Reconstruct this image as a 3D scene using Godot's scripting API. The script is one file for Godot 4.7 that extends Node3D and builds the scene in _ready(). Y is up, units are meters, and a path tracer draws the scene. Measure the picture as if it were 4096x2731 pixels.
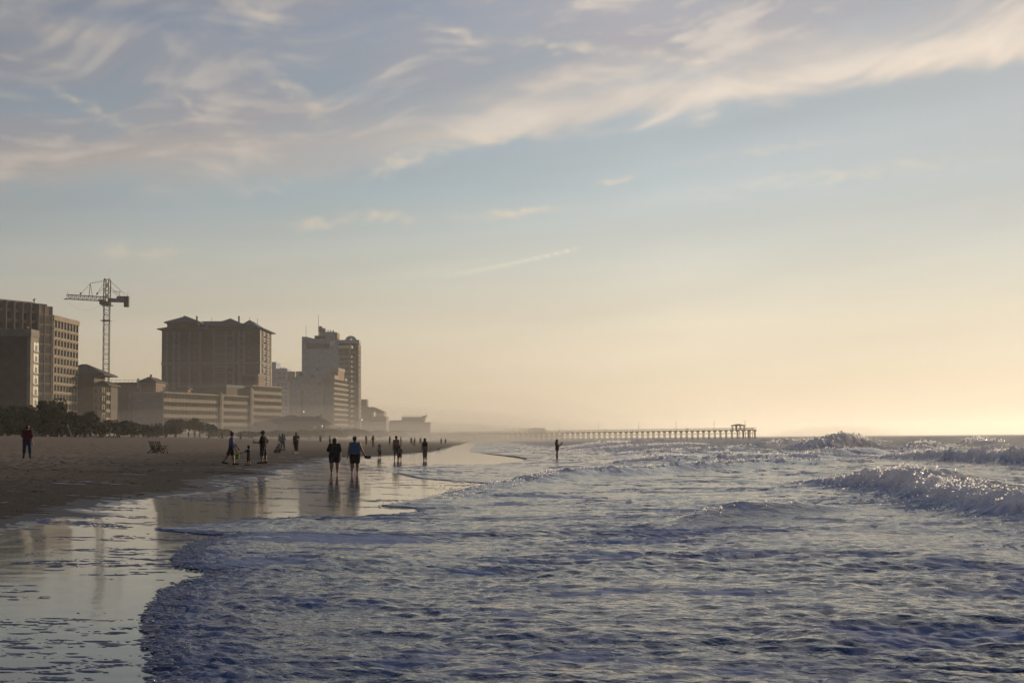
extends Node3D
# A hazy late afternoon on a broad sand beach: hotels on the left, a long pier, surf on the right.
# x: to the sea, y: up, -z: along the coast, away from the camera. Distances along the coast are called d (= -z).

const EYE := 1.62
const SUN_AZ := 40.0
const SUN_EL := 8.5

var rng := RandomNumberGenerator.new()
var taken := {}
var M := {}
var n_big := FastNoiseLite.new()
var n_mid := FastNoiseLite.new()
var n_fine := FastNoiseLite.new()
var n_cloud := FastNoiseLite.new()
var n_warp := FastNoiseLite.new()

func _ready() -> void:
	rng.seed = 7
	noises()
	# ---- camera
	var cam := Camera3D.new()
	cam.name = "camera"
	cam.position = Vector3(0, EYE, 0)
	cam.rotation_degrees = Vector3(3.9, 0, -0.48)
	cam.rotation_order = EULER_ORDER_YXZ
	cam.fov = 27.0
	cam.near = 0.2
	cam.far = 20000.0
	add_child(cam)
	cam.current = true
	# ---- sky, haze and exposure
	var env := Environment.new()
	env.background_mode = Environment.BG_SKY
	var sky := Sky.new()
	var pano := PanoramaSkyMaterial.new()
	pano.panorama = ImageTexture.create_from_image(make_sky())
	sky.sky_material = pano
	env.sky = sky
	env.tonemap_mode = Environment.TONE_MAPPER_LINEAR
	env.tonemap_exposure = 1.06
	env.sdfgi_enabled = true
	env.ssao_enabled = true
	env.ssil_enabled = true
	env.volumetric_fog_enabled = true
	env.volumetric_fog_density = 0.00015
	env.volumetric_fog_albedo = Color(0.96, 0.96, 0.945)
	env.volumetric_fog_anisotropy = 0.45
	var we := WorldEnvironment.new()
	we.name = "world_environment"
	we.environment = env
	add_child(we)
	# ---- sun
	var sun := DirectionalLight3D.new()
	sun.name = "sun"
	sun.light_color = Color(1.0, 0.895, 0.745)
	sun.light_energy = 1.4
	sun.light_angular_distance = 0.5
	sun.shadow_enabled = true
	sun.rotation_degrees = Vector3(-SUN_EL, 180.0 - SUN_AZ, 0)
	add_child(sun)
	# ---- the place
	materials()
	beach()
	sea()
	hotel_with_fins()
	brown_block_with_lamps()
	grid_hotel()
	small_hotel()
	row_houses()
	roofed_tower()
	banded_hotel()
	pale_far_block()
	white_tower()
	gabled_block()
	pier_restaurant()
	dark_house()
	far_skyline()
	tower_crane()
	pier()
	pier_things()
	trees()
	people()
	beach_things()
	foam_flecks()
	mist()

# ------------------------------------------------------------------ helpers
func noises() -> void:
	for a in [[n_big, 11, 1.0, 4], [n_mid, 23, 1.0, 3], [n_fine, 37, 1.0, 3], [n_cloud, 5, 1.0, 5], [n_warp, 71, 1.0, 2]]:
		var n: FastNoiseLite = a[0]
		n.seed = a[1]
		n.frequency = a[2]
		n.noise_type = FastNoiseLite.TYPE_SIMPLEX_SMOOTH
		n.fractal_type = FastNoiseLite.FRACTAL_FBM
		n.fractal_octaves = a[3]

func lin(r: float, g: float, b: float) -> Color:
	return Color(r, g, b).linear_to_srgb()

func mat(key: String, r: float, g: float, b: float, rough := 0.8, spec := 0.5, metal := 0.0) -> StandardMaterial3D:
	var m := StandardMaterial3D.new()
	m.resource_name = key
	m.albedo_color = lin(r, g, b)
	m.roughness = rough
	m.metallic_specular = spec
	m.metallic = metal
	M[key] = m
	return m

func noise_tex(size: int, freq: float, oct: int, sd: int, lo: Color, hi: Color) -> NoiseTexture2D:
	var n := FastNoiseLite.new()
	n.seed = sd
	n.frequency = freq
	n.fractal_octaves = oct
	n.noise_type = FastNoiseLite.TYPE_SIMPLEX_SMOOTH
	var t := NoiseTexture2D.new()
	t.width = size
	t.height = size
	t.seamless = true
	t.noise = n
	var g := Gradient.new()
	g.set_color(0, lo)
	g.set_color(1, hi)
	t.color_ramp = g
	return t

func numbered(called: String) -> String:
	if not taken.has(called):
		taken[called] = 0
		return called
	taken[called] += 1
	return "%s_%03d" % [called, taken[called]]

func thing(called: String, label: String, category: String, at := Vector3.ZERO, turn := 0.0, group := "") -> Node3D:
	var o := Node3D.new()
	o.name = numbered(called)
	o.position = at
	o.rotation.y = turn
	add_child(o)
	return tag(o, label, category, group)

func tag(o: Node3D, label: String, category: String, group := "") -> Node3D:
	o.set_meta("label", label)
	o.set_meta("category", category)
	if group != "":
		o.set_meta("group", group)
	return o

func obj(called: String, mesh: Mesh, m: Material, parent: Node = self, at := Vector3.ZERO) -> MeshInstance3D:
	var o := MeshInstance3D.new()
	o.name = numbered(called) if parent == self else called
	o.mesh = mesh
	if m != null:
		o.material_override = m
	o.position = at
	parent.add_child(o, true)
	return o

func curve(pts: Array, x: float) -> float:
	if x <= pts[0][0]:
		return pts[0][1]
	for i in range(1, pts.size()):
		if x <= pts[i][0]:
			var t: float = (x - pts[i - 1][0]) / (pts[i][0] - pts[i - 1][0])
			return lerpf(pts[i - 1][1], pts[i][1], t)
	return pts[-1][1]

# ------------------------------------------------------------------ sky
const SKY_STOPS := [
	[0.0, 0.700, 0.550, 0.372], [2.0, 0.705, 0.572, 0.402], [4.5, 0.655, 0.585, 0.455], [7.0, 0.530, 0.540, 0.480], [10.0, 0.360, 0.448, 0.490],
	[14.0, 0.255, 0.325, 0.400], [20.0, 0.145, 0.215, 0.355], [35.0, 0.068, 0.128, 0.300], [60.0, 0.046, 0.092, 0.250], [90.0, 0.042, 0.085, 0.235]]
const EDGE := [[-60.0, 5.5], [-30.0, 7.6], [-19.8, 8.9], [-11.0, 9.8], [-7.6, 10.2], [-5.6, 10.6], [-3.1, 11.2], [2.2, 12.1], [8.0, 12.75], [12.5, 13.25], [19.8, 13.9], [30.0, 14.6], [60.0, 17.0]]
# thin clouds: azimuth, elevation, half length, half thickness, tilt (degrees), strength
const WISPS := [[-7.6, 8.65, 1.5, 0.26, 4.0, 0.5], [-5.2, 8.95, 1.3, 0.20, -6.0, 0.55], [-0.1, 9.05, 1.9, 0.17, 5.0, 0.7], [4.3, 10.3, 0.75, 0.10, 9.0, 0.6], [-14.8, 7.35, 1.5, 0.22, 1.0, 0.75], [-14.9, 7.1, 1.0, 0.1, 3.0, 0.35],
	[-10.1, 9.95, 1.0, 0.20, 8.0, 0.45], [8.1, 9.45, 0.9, 0.07, 2.0, 0.5], [-2.0, 16.1, 0.9, 0.22, -18.0, 0.65], [-10.2, 16.7, 1.2, 0.2, -16.0, 0.5], [-17.6, 15.6, 1.6, 0.35, -4.0, 0.35], [-16.6, 12.8, 1.9, 0.20, -24.0, 0.5], [-18.6, 14.4, 1.6, 0.10, -6.0, 0.4], [-9.3, 14.2, 1.7, 0.30, -32.0, 0.4], [-13.0, 13.2, 0.9, 0.14, -48.0, 0.35], [-7.9, 13.0, 0.8, 0.3, -55.0, 0.3],
	[-4.3, 11.15, 1.5, 0.30, 24.0, 0.6], [-1.0, 12.0, 2.6, 0.25, 12.0, 0.4], [-2.6, 6.9, 2.6, 0.10, 9.0, 0.22],
	[2.3, 15.6, 2.6, 0.22, -6.0, 0.45], [7.2, 14.9, 2.2, 0.22, -9.0, 0.45], [-12.6, 6.6, 2.2, 0.22, 2.0, 0.2], [13.5, 10.2, 6.0, 0.28, 4.0, 0.3], [10.0, 11.2, 4.0, 0.2, 6.0, 0.2]]

func sky_color(az: float, el: float) -> Vector3:
	var c := Vector3.ZERO
	var e := maxf(el, 0.0)
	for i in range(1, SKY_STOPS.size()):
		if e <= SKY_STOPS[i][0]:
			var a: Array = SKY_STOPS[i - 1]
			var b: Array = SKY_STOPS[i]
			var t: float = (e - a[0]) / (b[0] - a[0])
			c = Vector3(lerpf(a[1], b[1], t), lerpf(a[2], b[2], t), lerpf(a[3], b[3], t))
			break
	var er := deg_to_rad(e)
	var ca := sin(er) * sin(deg_to_rad(12.0)) + cos(er) * cos(deg_to_rad(12.0)) * cos(deg_to_rad(az - SUN_AZ))
	var ang := rad_to_deg(acos(clampf(ca, -1.0, 1.0)))
	var m := 0.27 + 2.05 * exp(-ang / 40.0)
	m = minf(m, 1.16)
	m = lerpf(m, 1.0, smoothstep(20.0, 80.0, e) * 0.6)
	var warm := smoothstep(60.0, 12.0, ang)
	var cold := smoothstep(46.0, 72.0, ang) * smoothstep(0.0, 9.0, e)
	# air: warmer towards the sun, duller away from it
	c = c.lerp(Vector3(0.60, 0.535, 0.41), 0.42 * warm * smoothstep(14.0, 3.0, e))
	c = c.lerp(Vector3(0.43, 0.43, 0.41), 0.62 * warm * smoothstep(4.0, 10.0, e) * smoothstep(50.0, 25.0, e))
	c = c.lerp(Vector3(0.30, 0.325, 0.39), 0.25 * cold)
	c *= m
	# faint level streaks of haze
	var band := n_big.get_noise_2d(az * 0.035 - 9.0 + el * 0.01, el * 0.33 - az * 0.03)
	c *= 1.0 + 0.09 * band * smoothstep(0.5, 4.0, e)
	if el <= 0.3:
		return c
	# the veil of high cloud
	var wx := n_warp.get_noise_2d(az * 0.07, el * 0.12) * 2.6
	var wy := n_warp.get_noise_2d(az * 0.07 + 40.0, el * 0.12 + 9.0) * 1.6
	var tilt := deg_to_rad(9.0)
	var u := (az + wx) * cos(tilt) + (el + wy) * sin(tilt)
	var v := -(az + wx) * sin(tilt) + (el + wy) * cos(tilt)
	var s1 := n_cloud.get_noise_2d(u * 0.060, v * 0.26)
	var s2 := n_cloud.get_noise_2d(u * 0.16 + 50.0, v * 0.75)
	var s3 := n_cloud.get_noise_2d(u * 0.42 + 11.0 + 0.8 * s2, v * 2.3 + 1.2 * s1)
	var ed := curve(EDGE, az)
	var rag := 0.55 * n_mid.get_noise_2d(u * 0.22, v * 0.8) + 0.25 * s2
	var up := el - ed + rag
	var soft := lerpf(1.9, 0.55, smoothstep(-8.0, 0.0, az))
	var dens := smoothstep(-soft * 0.35, soft, up)
	var body := clampf(0.80 + 0.75 * s1 + 0.35 * s2 + 0.18 * s3, 0.30, 1.0)
	var hem := exp(-pow((up - 0.9) / 1.1, 2.0))
	var left := smoothstep(2.0, -16.0, az)
	body = clampf(body - 0.30 * left * smoothstep(2.6, 5.5, up), 0.0, 1.0)
	# two clear gaps in the veil
	body *= 1.0 - 0.75 * exp(-pow((az + 6.6) / 2.6, 2.0) - pow((el - 13.9) / 0.55, 2.0))
	body *= 1.0 - 0.6 * exp(-pow((az + 15.0) / 4.5, 2.0) - pow((el - 16.4) / 0.5, 2.0))
	body *= 1.0 - 0.6 * exp(-pow((az + 18.5) / 3.0, 2.0) - pow((el - 13.2) / 0.7, 2.0))
	body = maxf(body, 0.8 * hem)
	dens *= clampf(body, 0.0, 1.0) * 0.92 * smoothstep(32.0, 18.5, el)
	var cc := Vector3(0.50, 0.435, 0.385).lerp(Vector3(0.36, 0.345, 0.365), smoothstep(0.5, 3.5, up))
	cc = cc.lerp(Vector3(0.80, 0.675, 0.55), clampf(hem * smoothstep(-7.0, 1.0, az) * (0.75 + 0.8 * s2), 0.0, 1.0))
	cc = cc.lerp(Vector3(0.62, 0.55, 0.48), clampf(s2 * 1.2 + s1 * 0.6 + s3 * 0.45, 0.0, 0.75))
	cc *= lerpf(m, 1.0, 0.25)
	c = c.lerp(cc, clampf(dens, 0.0, 0.95))
	# wisps
	for w in WISPS:
		var dx: float = az - w[0]
		if absf(dx) < w[2] * 1.6:
			var ta: float = deg_to_rad(w[4])
			var dy: float = el - w[1]
			var a: float = (dx * cos(ta) + dy * sin(ta)) / w[2]
			var b: float = (-dx * sin(ta) + dy * cos(ta)) / w[3] + 1.3 * n_fine.get_noise_2d(az * 0.9, el * 1.6)
			var q := a * a + b * b
			if q < 4.0:
				var k: float = w[5] * exp(-q * 1.3) * clampf(0.65 + 1.1 * n_cloud.get_noise_2d(u * 0.5, v * 2.6), 0.0, 1.2)
				c = c.lerp(Vector3(0.74, 0.62, 0.47) * lerpf(m, 1.0, 0.3), clampf(k, 0.0, 0.9))
	# vapour trail of an aeroplane
	if az > -4.5 and az < 2.7 and el > 6.0 and el < 8.0:
		var t2 := (az + 3.6) / 6.2
		var line := 6.42 + 1.17 * t2 - 0.06 * sin(t2 * PI)
		var wdt := lerpf(0.08, 0.026, clampf(t2, 0.0, 1.0))
		var k2 := exp(-pow((el - line) / wdt, 2.0)) * clampf(t2, 0.0, 1.0) * smoothstep(1.02, 0.99, t2)
		c = c.lerp(Vector3(0.92, 0.82, 0.62), 0.7 * k2)
	return c

func make_sky() -> Image:
	var lw := 512
	var lh := 256
	var low := Image.create(lw, lh, false, Image.FORMAT_RGBF)
	for j in lh:
		var el := 90.0 - (j + 0.5) / lh * 180.0
		for i in lw:
			var az := (i + 0.5) / lw * 360.0
			if az > 180.0:
				az -= 360.0
			var c := sky_color(az, el)
			if el < 0.0:
				c = Vector3(0.16, 0.15, 0.15)
			low.set_pixel(i, j, Color(c.x, c.y, c.z))
	var W := 4096
	var H := 2048
	low.resize(W, H, Image.INTERPOLATE_BILINEAR)
	var x0 := -270
	var x1 := 300
	var y0 := int((90.0 - 22.0) / 180.0 * H)
	var y1 := H / 2 + 2
	for j in range(y0, y1):
		var el2 := 90.0 - (j + 0.5) / H * 180.0
		var ky := smoothstep(22.0, 20.5, el2)
		for i in range(x0, x1):
			var az2 := (i + 0.5) / W * 360.0
			var c2 := sky_color(az2, maxf(el2, 0.02))
			var k := ky * smoothstep(x0, x0 + 20.0, i) * smoothstep(x1, x1 - 20.0, i)
			var px := posmod(i, W)
			var o := low.get_pixel(px, j)
			low.set_pixel(px, j, o.lerp(Color(c2.x, c2.y, c2.z), k))
	low.convert(Image.FORMAT_RGBH)
	return low

# ------------------------------------------------------------------ materials
func bump(m: StandardMaterial3D, t: Texture2D, cm: float, per_metre: float) -> void:
	m.heightmap_enabled = true
	m.heightmap_texture = t
	m.heightmap_scale = cm
	m.uv1_triplanar = true
	m.uv1_world_triplanar = true
	m.uv1_scale = Vector3.ONE * per_metre

func materials() -> void:
	var grain := noise_tex(512, 0.02, 5, 3, Color.BLACK, Color.WHITE)
	var ripple := noise_tex(512, 0.012, 4, 8, Color.BLACK, Color.WHITE)
	for a in [["sand", 0.95, 0.25], ["sand_damp", 0.62, 0.4], ["sand_wet", 0.30, 0.5], ["sand_mirror", 0.09, 0.5], ["water", 0.09, 0.36], ["water_far", 0.42, 0.36], ["surf", 0.55, 0.45], ["froth", 0.2, 0.37], ["foam", 0.42, 0.45]]:
		var m := mat(a[0], 1, 1, 1, a[1], a[2])
		m.vertex_color_use_as_albedo = true
	bump(M.sand, grain, 1.6, 1.1)
	bump(M.sand_damp, grain, 0.5, 1.1)
	bump(M.water, ripple, 1.6, 0.8)
	bump(M.froth, ripple, 1.6, 0.8)
	bump(M.sand_mirror, ripple, 0.05, 0.35)
	bump(M.sand_wet, ripple, 0.25, 0.6)
	bump(M.foam, ripple, 1.3, 1.1)
	bump(M.surf, ripple, 1.0, 1.3)
	M.surf.backlight_enabled = true
	M.surf.backlight = Color(1.0, 1.0, 1.0)
	M.foam.backlight_enabled = true
	M.foam.backlight = Color(0.5, 0.5, 0.5)
	var wear := noise_tex(256, 0.015, 4, 21, Color(0.80, 0.80, 0.80), Color(1.0, 1.0, 1.0))
	for a in [["concrete", 0.204, 0.184, 0.160], ["concrete_dark", 0.088, 0.078, 0.068], ["beige", 0.272, 0.221, 0.160], ["beige_light", 0.300, 0.258, 0.202], ["brown", 0.092, 0.072, 0.057], ["brown_dark", 0.058, 0.042, 0.033], ["pinkish", 0.235, 0.200, 0.162], ["warm_orange", 0.245, 0.136, 0.082], ["spandrel", 0.150, 0.109, 0.068], ["bluegrey", 0.180, 0.192, 0.208], ["white", 0.648, 0.612, 0.540], ["white_dull", 0.350, 0.385, 0.435], ["sill", 0.558, 0.468, 0.342], ["roof", 0.051, 0.044, 0.041], ["roof_blue", 0.058, 0.068, 0.082], ["dark", 0.034, 0.033, 0.031]]:
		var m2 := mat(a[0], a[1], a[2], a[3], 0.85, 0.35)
		m2.albedo_texture = wear
		m2.uv1_triplanar = true
		m2.uv1_world_triplanar = true
		m2.uv1_scale = Vector3.ONE * 0.09
	mat("glass", 0.035, 0.036, 0.038, 0.18, 0.5)
	mat("glass_warm", 0.075, 0.068, 0.062, 0.35, 0.5)
	mat("pane_pale", 0.35, 0.36, 0.28, 0.3, 0.5)
	var lg := mat("lamp_glow", 0.9, 0.9, 0.85, 0.5, 0.5)
	lg.emission_enabled = true
	lg.emission = Color(0.98, 0.97, 1.0)
	lg.emission_energy_multiplier = 1.6
	mat("crane", 0.10, 0.10, 0.105, 0.6, 0.5)
	mat("pier_wood", 0.085, 0.07, 0.052, 0.9, 0.3)
	mat("wood_dark", 0.028, 0.020, 0.013, 0.8, 0.35)
	mat("skin", 0.28, 0.155, 0.10, 0.6, 0.4)
	mat("skin_tan", 0.20, 0.105, 0.066, 0.6, 0.4)
	mat("hair", 0.018, 0.013, 0.010, 0.6, 0.4)
	mat("hair_brown", 0.05, 0.030, 0.018, 0.6, 0.4)
	for a in [["maroon", 0.074, 0.011, 0.017], ["jeans", 0.028, 0.040, 0.081], ["black", 0.012, 0.012, 0.012], ["charcoal", 0.028, 0.026, 0.028], ["grey_top", 0.167, 0.180, 0.198], ["tie_dye", 0.099, 0.087, 0.186], ["cyan", 0.062, 0.186, 0.236], ["blue_tank", 0.046, 0.105, 0.180], ["purple", 0.028, 0.020, 0.046], ["pink", 0.248, 0.205, 0.260], ["green", 0.062, 0.105, 0.056], ["navy", 0.022, 0.025, 0.043], ["rust", 0.099, 0.034, 0.019], ["grey_trouser", 0.099, 0.093, 0.093], ["khaki", 0.074, 0.056, 0.034], ["lime", 0.124, 0.198, 0.012], ["white_cloth", 0.384, 0.384, 0.397], ["olive_print", 0.068, 0.062, 0.022], ["red", 0.217, 0.037, 0.031], ["yellow", 0.372, 0.279, 0.031], ["bin_blue", 0.037, 0.046, 0.068], ["lilac", 0.186, 0.167, 0.236]]:
		mat(a[0], a[1], a[2], a[3], 0.9, 0.3)
	var lf := mat("leaves", 0.055, 0.060, 0.022, 0.8, 0.25)
	lf.vertex_color_use_as_albedo = true
	lf.albedo_color = Color.WHITE
	lf.backlight_enabled = true
	lf.backlight = Color(0.25, 0.25, 0.12)
	mat("bark", 0.06, 0.045, 0.032, 0.95, 0.2)
	mat("fleck", 0.16, 0.155, 0.175, 0.5, 0.4)
	var cl := mat("clot", 0.62, 0.62, 0.62, 0.22, 0.6)
	cl.backlight_enabled = true
	cl.backlight = Color(1.0, 1.0, 1.0)
	var bu := mat("bubble", 0.20, 0.205, 0.26, 0.12, 0.6)
	bu.backlight_enabled = true
	bu.backlight = Color(0.8, 0.8, 0.8)
	mat("weed", 0.018, 0.014, 0.010, 0.9, 0.3)
	mat("lace", 0.42, 0.41, 0.40, 0.6, 0.4)

# ------------------------------------------------------------------ beach and sea
# left edge of the water: distance along the coast, x
const WASH := [[4.0, -1.6], [9.5, -2.42], [11.3, -2.88], [12.95, -3.32], [13.97, -3.54], [15.2, -3.73], [16.5, -3.72], [17.25, -3.55], [18.2, -4.34], [20.0, -4.72], [22.1, -4.97], [23.7, -4.72], [24.2, -5.3], [25.3, -6.4], [26.3, -5.9], [28.5, -5.03], [30.1, -2.74], [32.0, -2.14], [33.6, -2.3], [34.6, -3.2], [36.0, -2.9], [39.7, -2.16], [46.4, -1.11], [51.0, -0.14], [53.0, -1.2], [55.0, -2.35], [58.4, -3.9], [66.0, -5.4], [75.0, -7.2], [78.0, -7.0], [87.0, -4.75], [89.5, -1.6], [100.0, 0.6], [116.0, 1.2], [130.0, 0.2], [176.0, -5.4], [300.0, -8.5], [1000.0, -24.0], [3000.0, -66.0], [6000.0, -120.0]]
# right edge of the matt sand
const DRY := [[4.0, -8.4], [23.5, -8.45], [32.5, -8.7], [43.5, -9.0], [62.0, -10.0], [94.0, -12.0], [114.0, -10.8], [175.0, -9.6], [300.0, -12.5], [1000.0, -28.0], [6000.0, -125.0]]
const PROFILE := [[-4000.0, 6.0], [-300.0, 5.0], [-120.0, 3.6], [-76.0, 2.5], [-50.0, 1.62], [-25.0, 0.80], [-13.0, 0.46], [-10.4, 0.24], [-9.0, 0.13], [-6.0, 0.06], [-3.0, 0.015], [0.0, -0.045], [5.0, -0.18], [20.0, -0.7], [60.0, -1.8], [400.0, -6.0], [4000.0, -9.0]]

func drift(d: float) -> float:
	return curve([[100.0, 0.0], [250.0, 7.0], [400.0, 11.0], [1000.0, 24.0], [6000.0, 125.0]], d)

func sand_y(x: float, d: float) -> float:
	return curve(PROFILE, x + drift(d))

func smooth_sand(x: float, d: float) -> float:
	return (sand_y(x - 1.2, d) + sand_y(x - 0.4, d) + sand_y(x + 0.4, d) + sand_y(x + 1.2, d)) * 0.25

# a sheet from rows of points: normals from its neighbours, one surface for each class of its faces
func sheet(nr: int, nc: int, P: PackedVector3Array, C: PackedColorArray, kind: PackedByteArray, mats: Array) -> ArrayMesh:
	var N := PackedVector3Array()
	N.resize(nr * nc)
	for r in nr:
		var ra := maxi(r - 1, 0) * nc
		var rb := mini(r + 1, nr - 1) * nc
		var rc := r * nc
		for c in nc:
			var dx := P[rc + mini(c + 1, nc - 1)] - P[rc + maxi(c - 1, 0)]
			var dz := P[rb + c] - P[ra + c]
			N[rc + c] = dx.cross(dz).normalized()
			if N[rc + c].y < 0.0:
				N[rc + c] = -N[rc + c]
	var mesh := ArrayMesh.new()
	for k in mats.size():
		var I := PackedInt32Array()
		for r in nr - 1:
			for c in nc - 1:
				var a := r * nc + c
				if kind[a] == k:
					I.append_array([a, a + nc, a + 1, a + 1, a + nc, a + nc + 1])
		if I.size() == 0:
			continue
		var arr := []
		arr.resize(Mesh.ARRAY_MAX)
		arr[Mesh.ARRAY_VERTEX] = P
		arr[Mesh.ARRAY_NORMAL] = N
		arr[Mesh.ARRAY_COLOR] = C
		arr[Mesh.ARRAY_INDEX] = I
		mesh.add_surface_from_arrays(Mesh.PRIMITIVE_TRIANGLES, arr)
		mesh.surface_set_material(mesh.get_surface_count() - 1, mats[k])
	return mesh

func beach() -> void:
	var nr := 620
	var nc := 400
	var P := PackedVector3Array()
	var C := PackedColorArray()
	var K := PackedByteArray()
	P.resize(nr * nc)
	C.resize(nr * nc)
	K.resize(nr * nc)
	for r in nr:
		var d := 6.5 * pow(1.0105, r)
		if r == nr - 1:
			d = 9000.0
		var we := curve(WASH, d)
		var dry := curve(DRY, d) 
		var xr := maxf(we + 1.5, dry + 6.0)
		var xl := -0.44 * d - 16.0
		var near := smoothstep(160.0, 20.0, d)
		for c in nc:
			var x: float
			if c < 24:
				x = lerpf(xl - 2600.0, xl, pow(c / 24.0, 0.35))
			else:
				var t := (c - 24.0) / (nc - 25.0)
				x = lerpf(xl, xr, t)
			var y := smooth_sand(x, d)
			# wetness: 0 dry .. 1 mirror
			var wob := 1.1 * n_big.get_noise_2d(x * 0.10, d * 0.10) + 0.6 * n_mid.get_noise_2d(x * 0.35, d * 0.5)
			var up := dry + wob - x
			var dryness := smoothstep(-0.25, 2.6, up)
			var rough := smoothstep(0.3, 3.0, up)
			var big := n_big.get_noise_2d(x * 0.12, d * 0.07)
			var tracks := n_mid.get_noise_2d(x * 0.7, d * 0.45)
			var dents := n_fine.get_noise_2d(x * 1.15, d * 0.95)
			var pit := smoothstep(0.28, 0.6, dents) + 0.6 * smoothstep(0.25, 0.5, n_mid.get_noise_2d(x * 1.9 + 5.0, d * 1.2))
			var ridge := n_big.get_noise_2d(x * 0.05 + 30.0, d * 0.25)
			y += rough * lerpf(0.45, 1.0, smoothstep(2.0, 14.0, up)) * (0.05 * big + 0.026 * tracks + 0.012 * dents - 0.055 * pit + 0.10 * ridge * smoothstep(20.0, 90.0, d) * smoothstep(1.0, 8.0, up))
			y += (1.0 - rough) * (0.0035 * n_big.get_noise_2d(x * 0.4, d * 0.25) + 0.0016 * n_mid.get_noise_2d(x * 0.8, d * 3.0))
			var tone := 1.0 + 0.12 * n_big.get_noise_2d(x * 0.3 + 7.0, d * 0.2) + 0.10 * dents
			var dr := Vector3(0.158, 0.122, 0.086)
			var dampc := Vector3(0.034, 0.029, 0.024)
			var col := dampc.lerp(dr, smoothstep(0.8, 19.0, up + 2.0 * wob)) * tone
			if up < 0.0:
				col = Vector3(0.050, 0.043, 0.035) * (1.0 + 0.15 * big)
			P[r * nc + c] = Vector3(x, y, -d)
			C[r * nc + c] = Color(col.x, col.y, col.z)
			var f := up + 0.35 * n_fine.get_noise_2d(x * 2.3, d * 3.1)
			K[r * nc + c] = 0 if f > 1.2 else 1 if f > 0.32 else 2 if f > 0.0 else 3
	var o := obj("beach_sand", sheet(nr, nc, P, C, K, [M.sand, M.sand_damp, M.sand_wet, M.sand_mirror]), null)
	o.set_meta("kind", "structure")

# crests of the breaking waves: name, [d, x of crest, height] ..., width of the shore side, width of the sea side, foam
var CRESTS := [
	[[[14.0, 10.6, 0.26], [24.0, 10.6, 0.31], [28.0, 10.7, 0.38], [33.0, 10.4, 0.41], [38.0, 11.0, 0.50], [43.0, 11.6, 0.63], [46.5, 11.2, 0.40], [49.0, 10.4, 0.10], [50.5, 10.2, 0.0]], 0.85, 2.6, 1.0],
	[[[33.0, -3.0, 0.0], [34.6, -2.6, 0.02], [39.7, -1.7, 0.11], [46.4, -0.6, 0.20], [52.0, 0.4, 0.22], [58.5, 1.6, 0.30], [65.0, 5.4, 0.30], [72.0, 9.6, 0.34], [80.0, 14.4, 0.36], [88.0, 21.0, 0.15], [92.0, 25.0, 0.0]], 0.45, 1.6, 0.8],
	[[[26.8, 3.0, 0.0], [28.0, 3.6, 0.18], [29.4, 4.7, 0.29], [30.4, 5.8, 0.24], [31.2, 7.0, 0.06], [31.8, 8.0, 0.0]], 0.4, 0.9, 0.35],
	[[[58.0, 26.0, 0.5], [70.0, 27.6, 0.66], [77.0, 28.0, 0.76], [84.0, 27.6, 0.66], [92.0, 26.6, 0.62], [98.0, 25.6, 0.25], [102.0, 25.0, 0.0]], 0.8, 3.0, 1.0],
	[[[84.0, 5.5, 0.0], [88.0, 7.0, 0.30], [93.0, 10.0, 0.42], [96.0, 15.0, 0.44], [100.0, 20.0, 0.40], [106.0, 26.0, 0.2], [110.0, 28.0, 0.0]], 0.7, 2.4, 0.9],
	[[[106.0, 20.0, 0.0], [112.0, 23.5, 0.55], [116.0, 27.0, 0.70], [122.0, 31.0, 0.45], [128.0, 34.0, 0.0]], 1.0, 3.2, 0.3],
	[[[112.0, 6.5, 0.0], [120.0, 9.0, 0.30], [132.0, 13.0, 0.45], [146.0, 19.0, 0.5], [160.0, 26.0, 0.3], [168.0, 30.0, 0.0]], 1.0, 3.0, 0.9],
	[[[130.0, 36.0, 0.0], [140.0, 39.0, 0.6], [150.0, 43.0, 0.9], [158.0, 46.5, 0.7], [166.0, 50.0, 0.0]], 1.2, 4.0, 0.7],
	[[[160.0, 30.0, 0.0], [166.0, 35.0, 1.1], [173.0, 40.5, 1.72], [180.0, 44.0, 1.1], [190.0, 46.0, 0.4], [200.0, 48.0, 0.0]], 1.6, 4.0, 1.0],
	[[[150.0, 5.0, 0.0], [170.0, 9.0, 0.35], [195.0, 16.0, 0.55], [230.0, 28.0, 0.6], [260.0, 38.0, 0.0]], 1.4, 4.0, 0.9],
	[[[190.0, 26.0, 0.0], [215.0, 40.0, 0.9], [240.0, 52.0, 1.0], [275.0, 70.0, 0.6], [300.0, 80.0, 0.0]], 1.8, 5.0, 0.8],
	[[[180.0, 62.0, 0.0], [200.0, 66.0, 0.9], [235.0, 76.0, 1.1], [270.0, 90.0, 0.0]], 1.8, 5.0, 0.7],
	[[[230.0, 8.0, 0.0], [280.0, 16.0, 0.6], [360.0, 30.0, 0.9], [440.0, 46.0, 0.8], [520.0, 60.0, 0.0]], 2.0, 6.0, 0.9],
	[[[320.0, 60.0, 0.0], [380.0, 84.0, 1.1], [460.0, 110.0, 1.1], [560.0, 140.0, 0.0]], 2.2, 7.0, 0.6],
]

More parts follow.
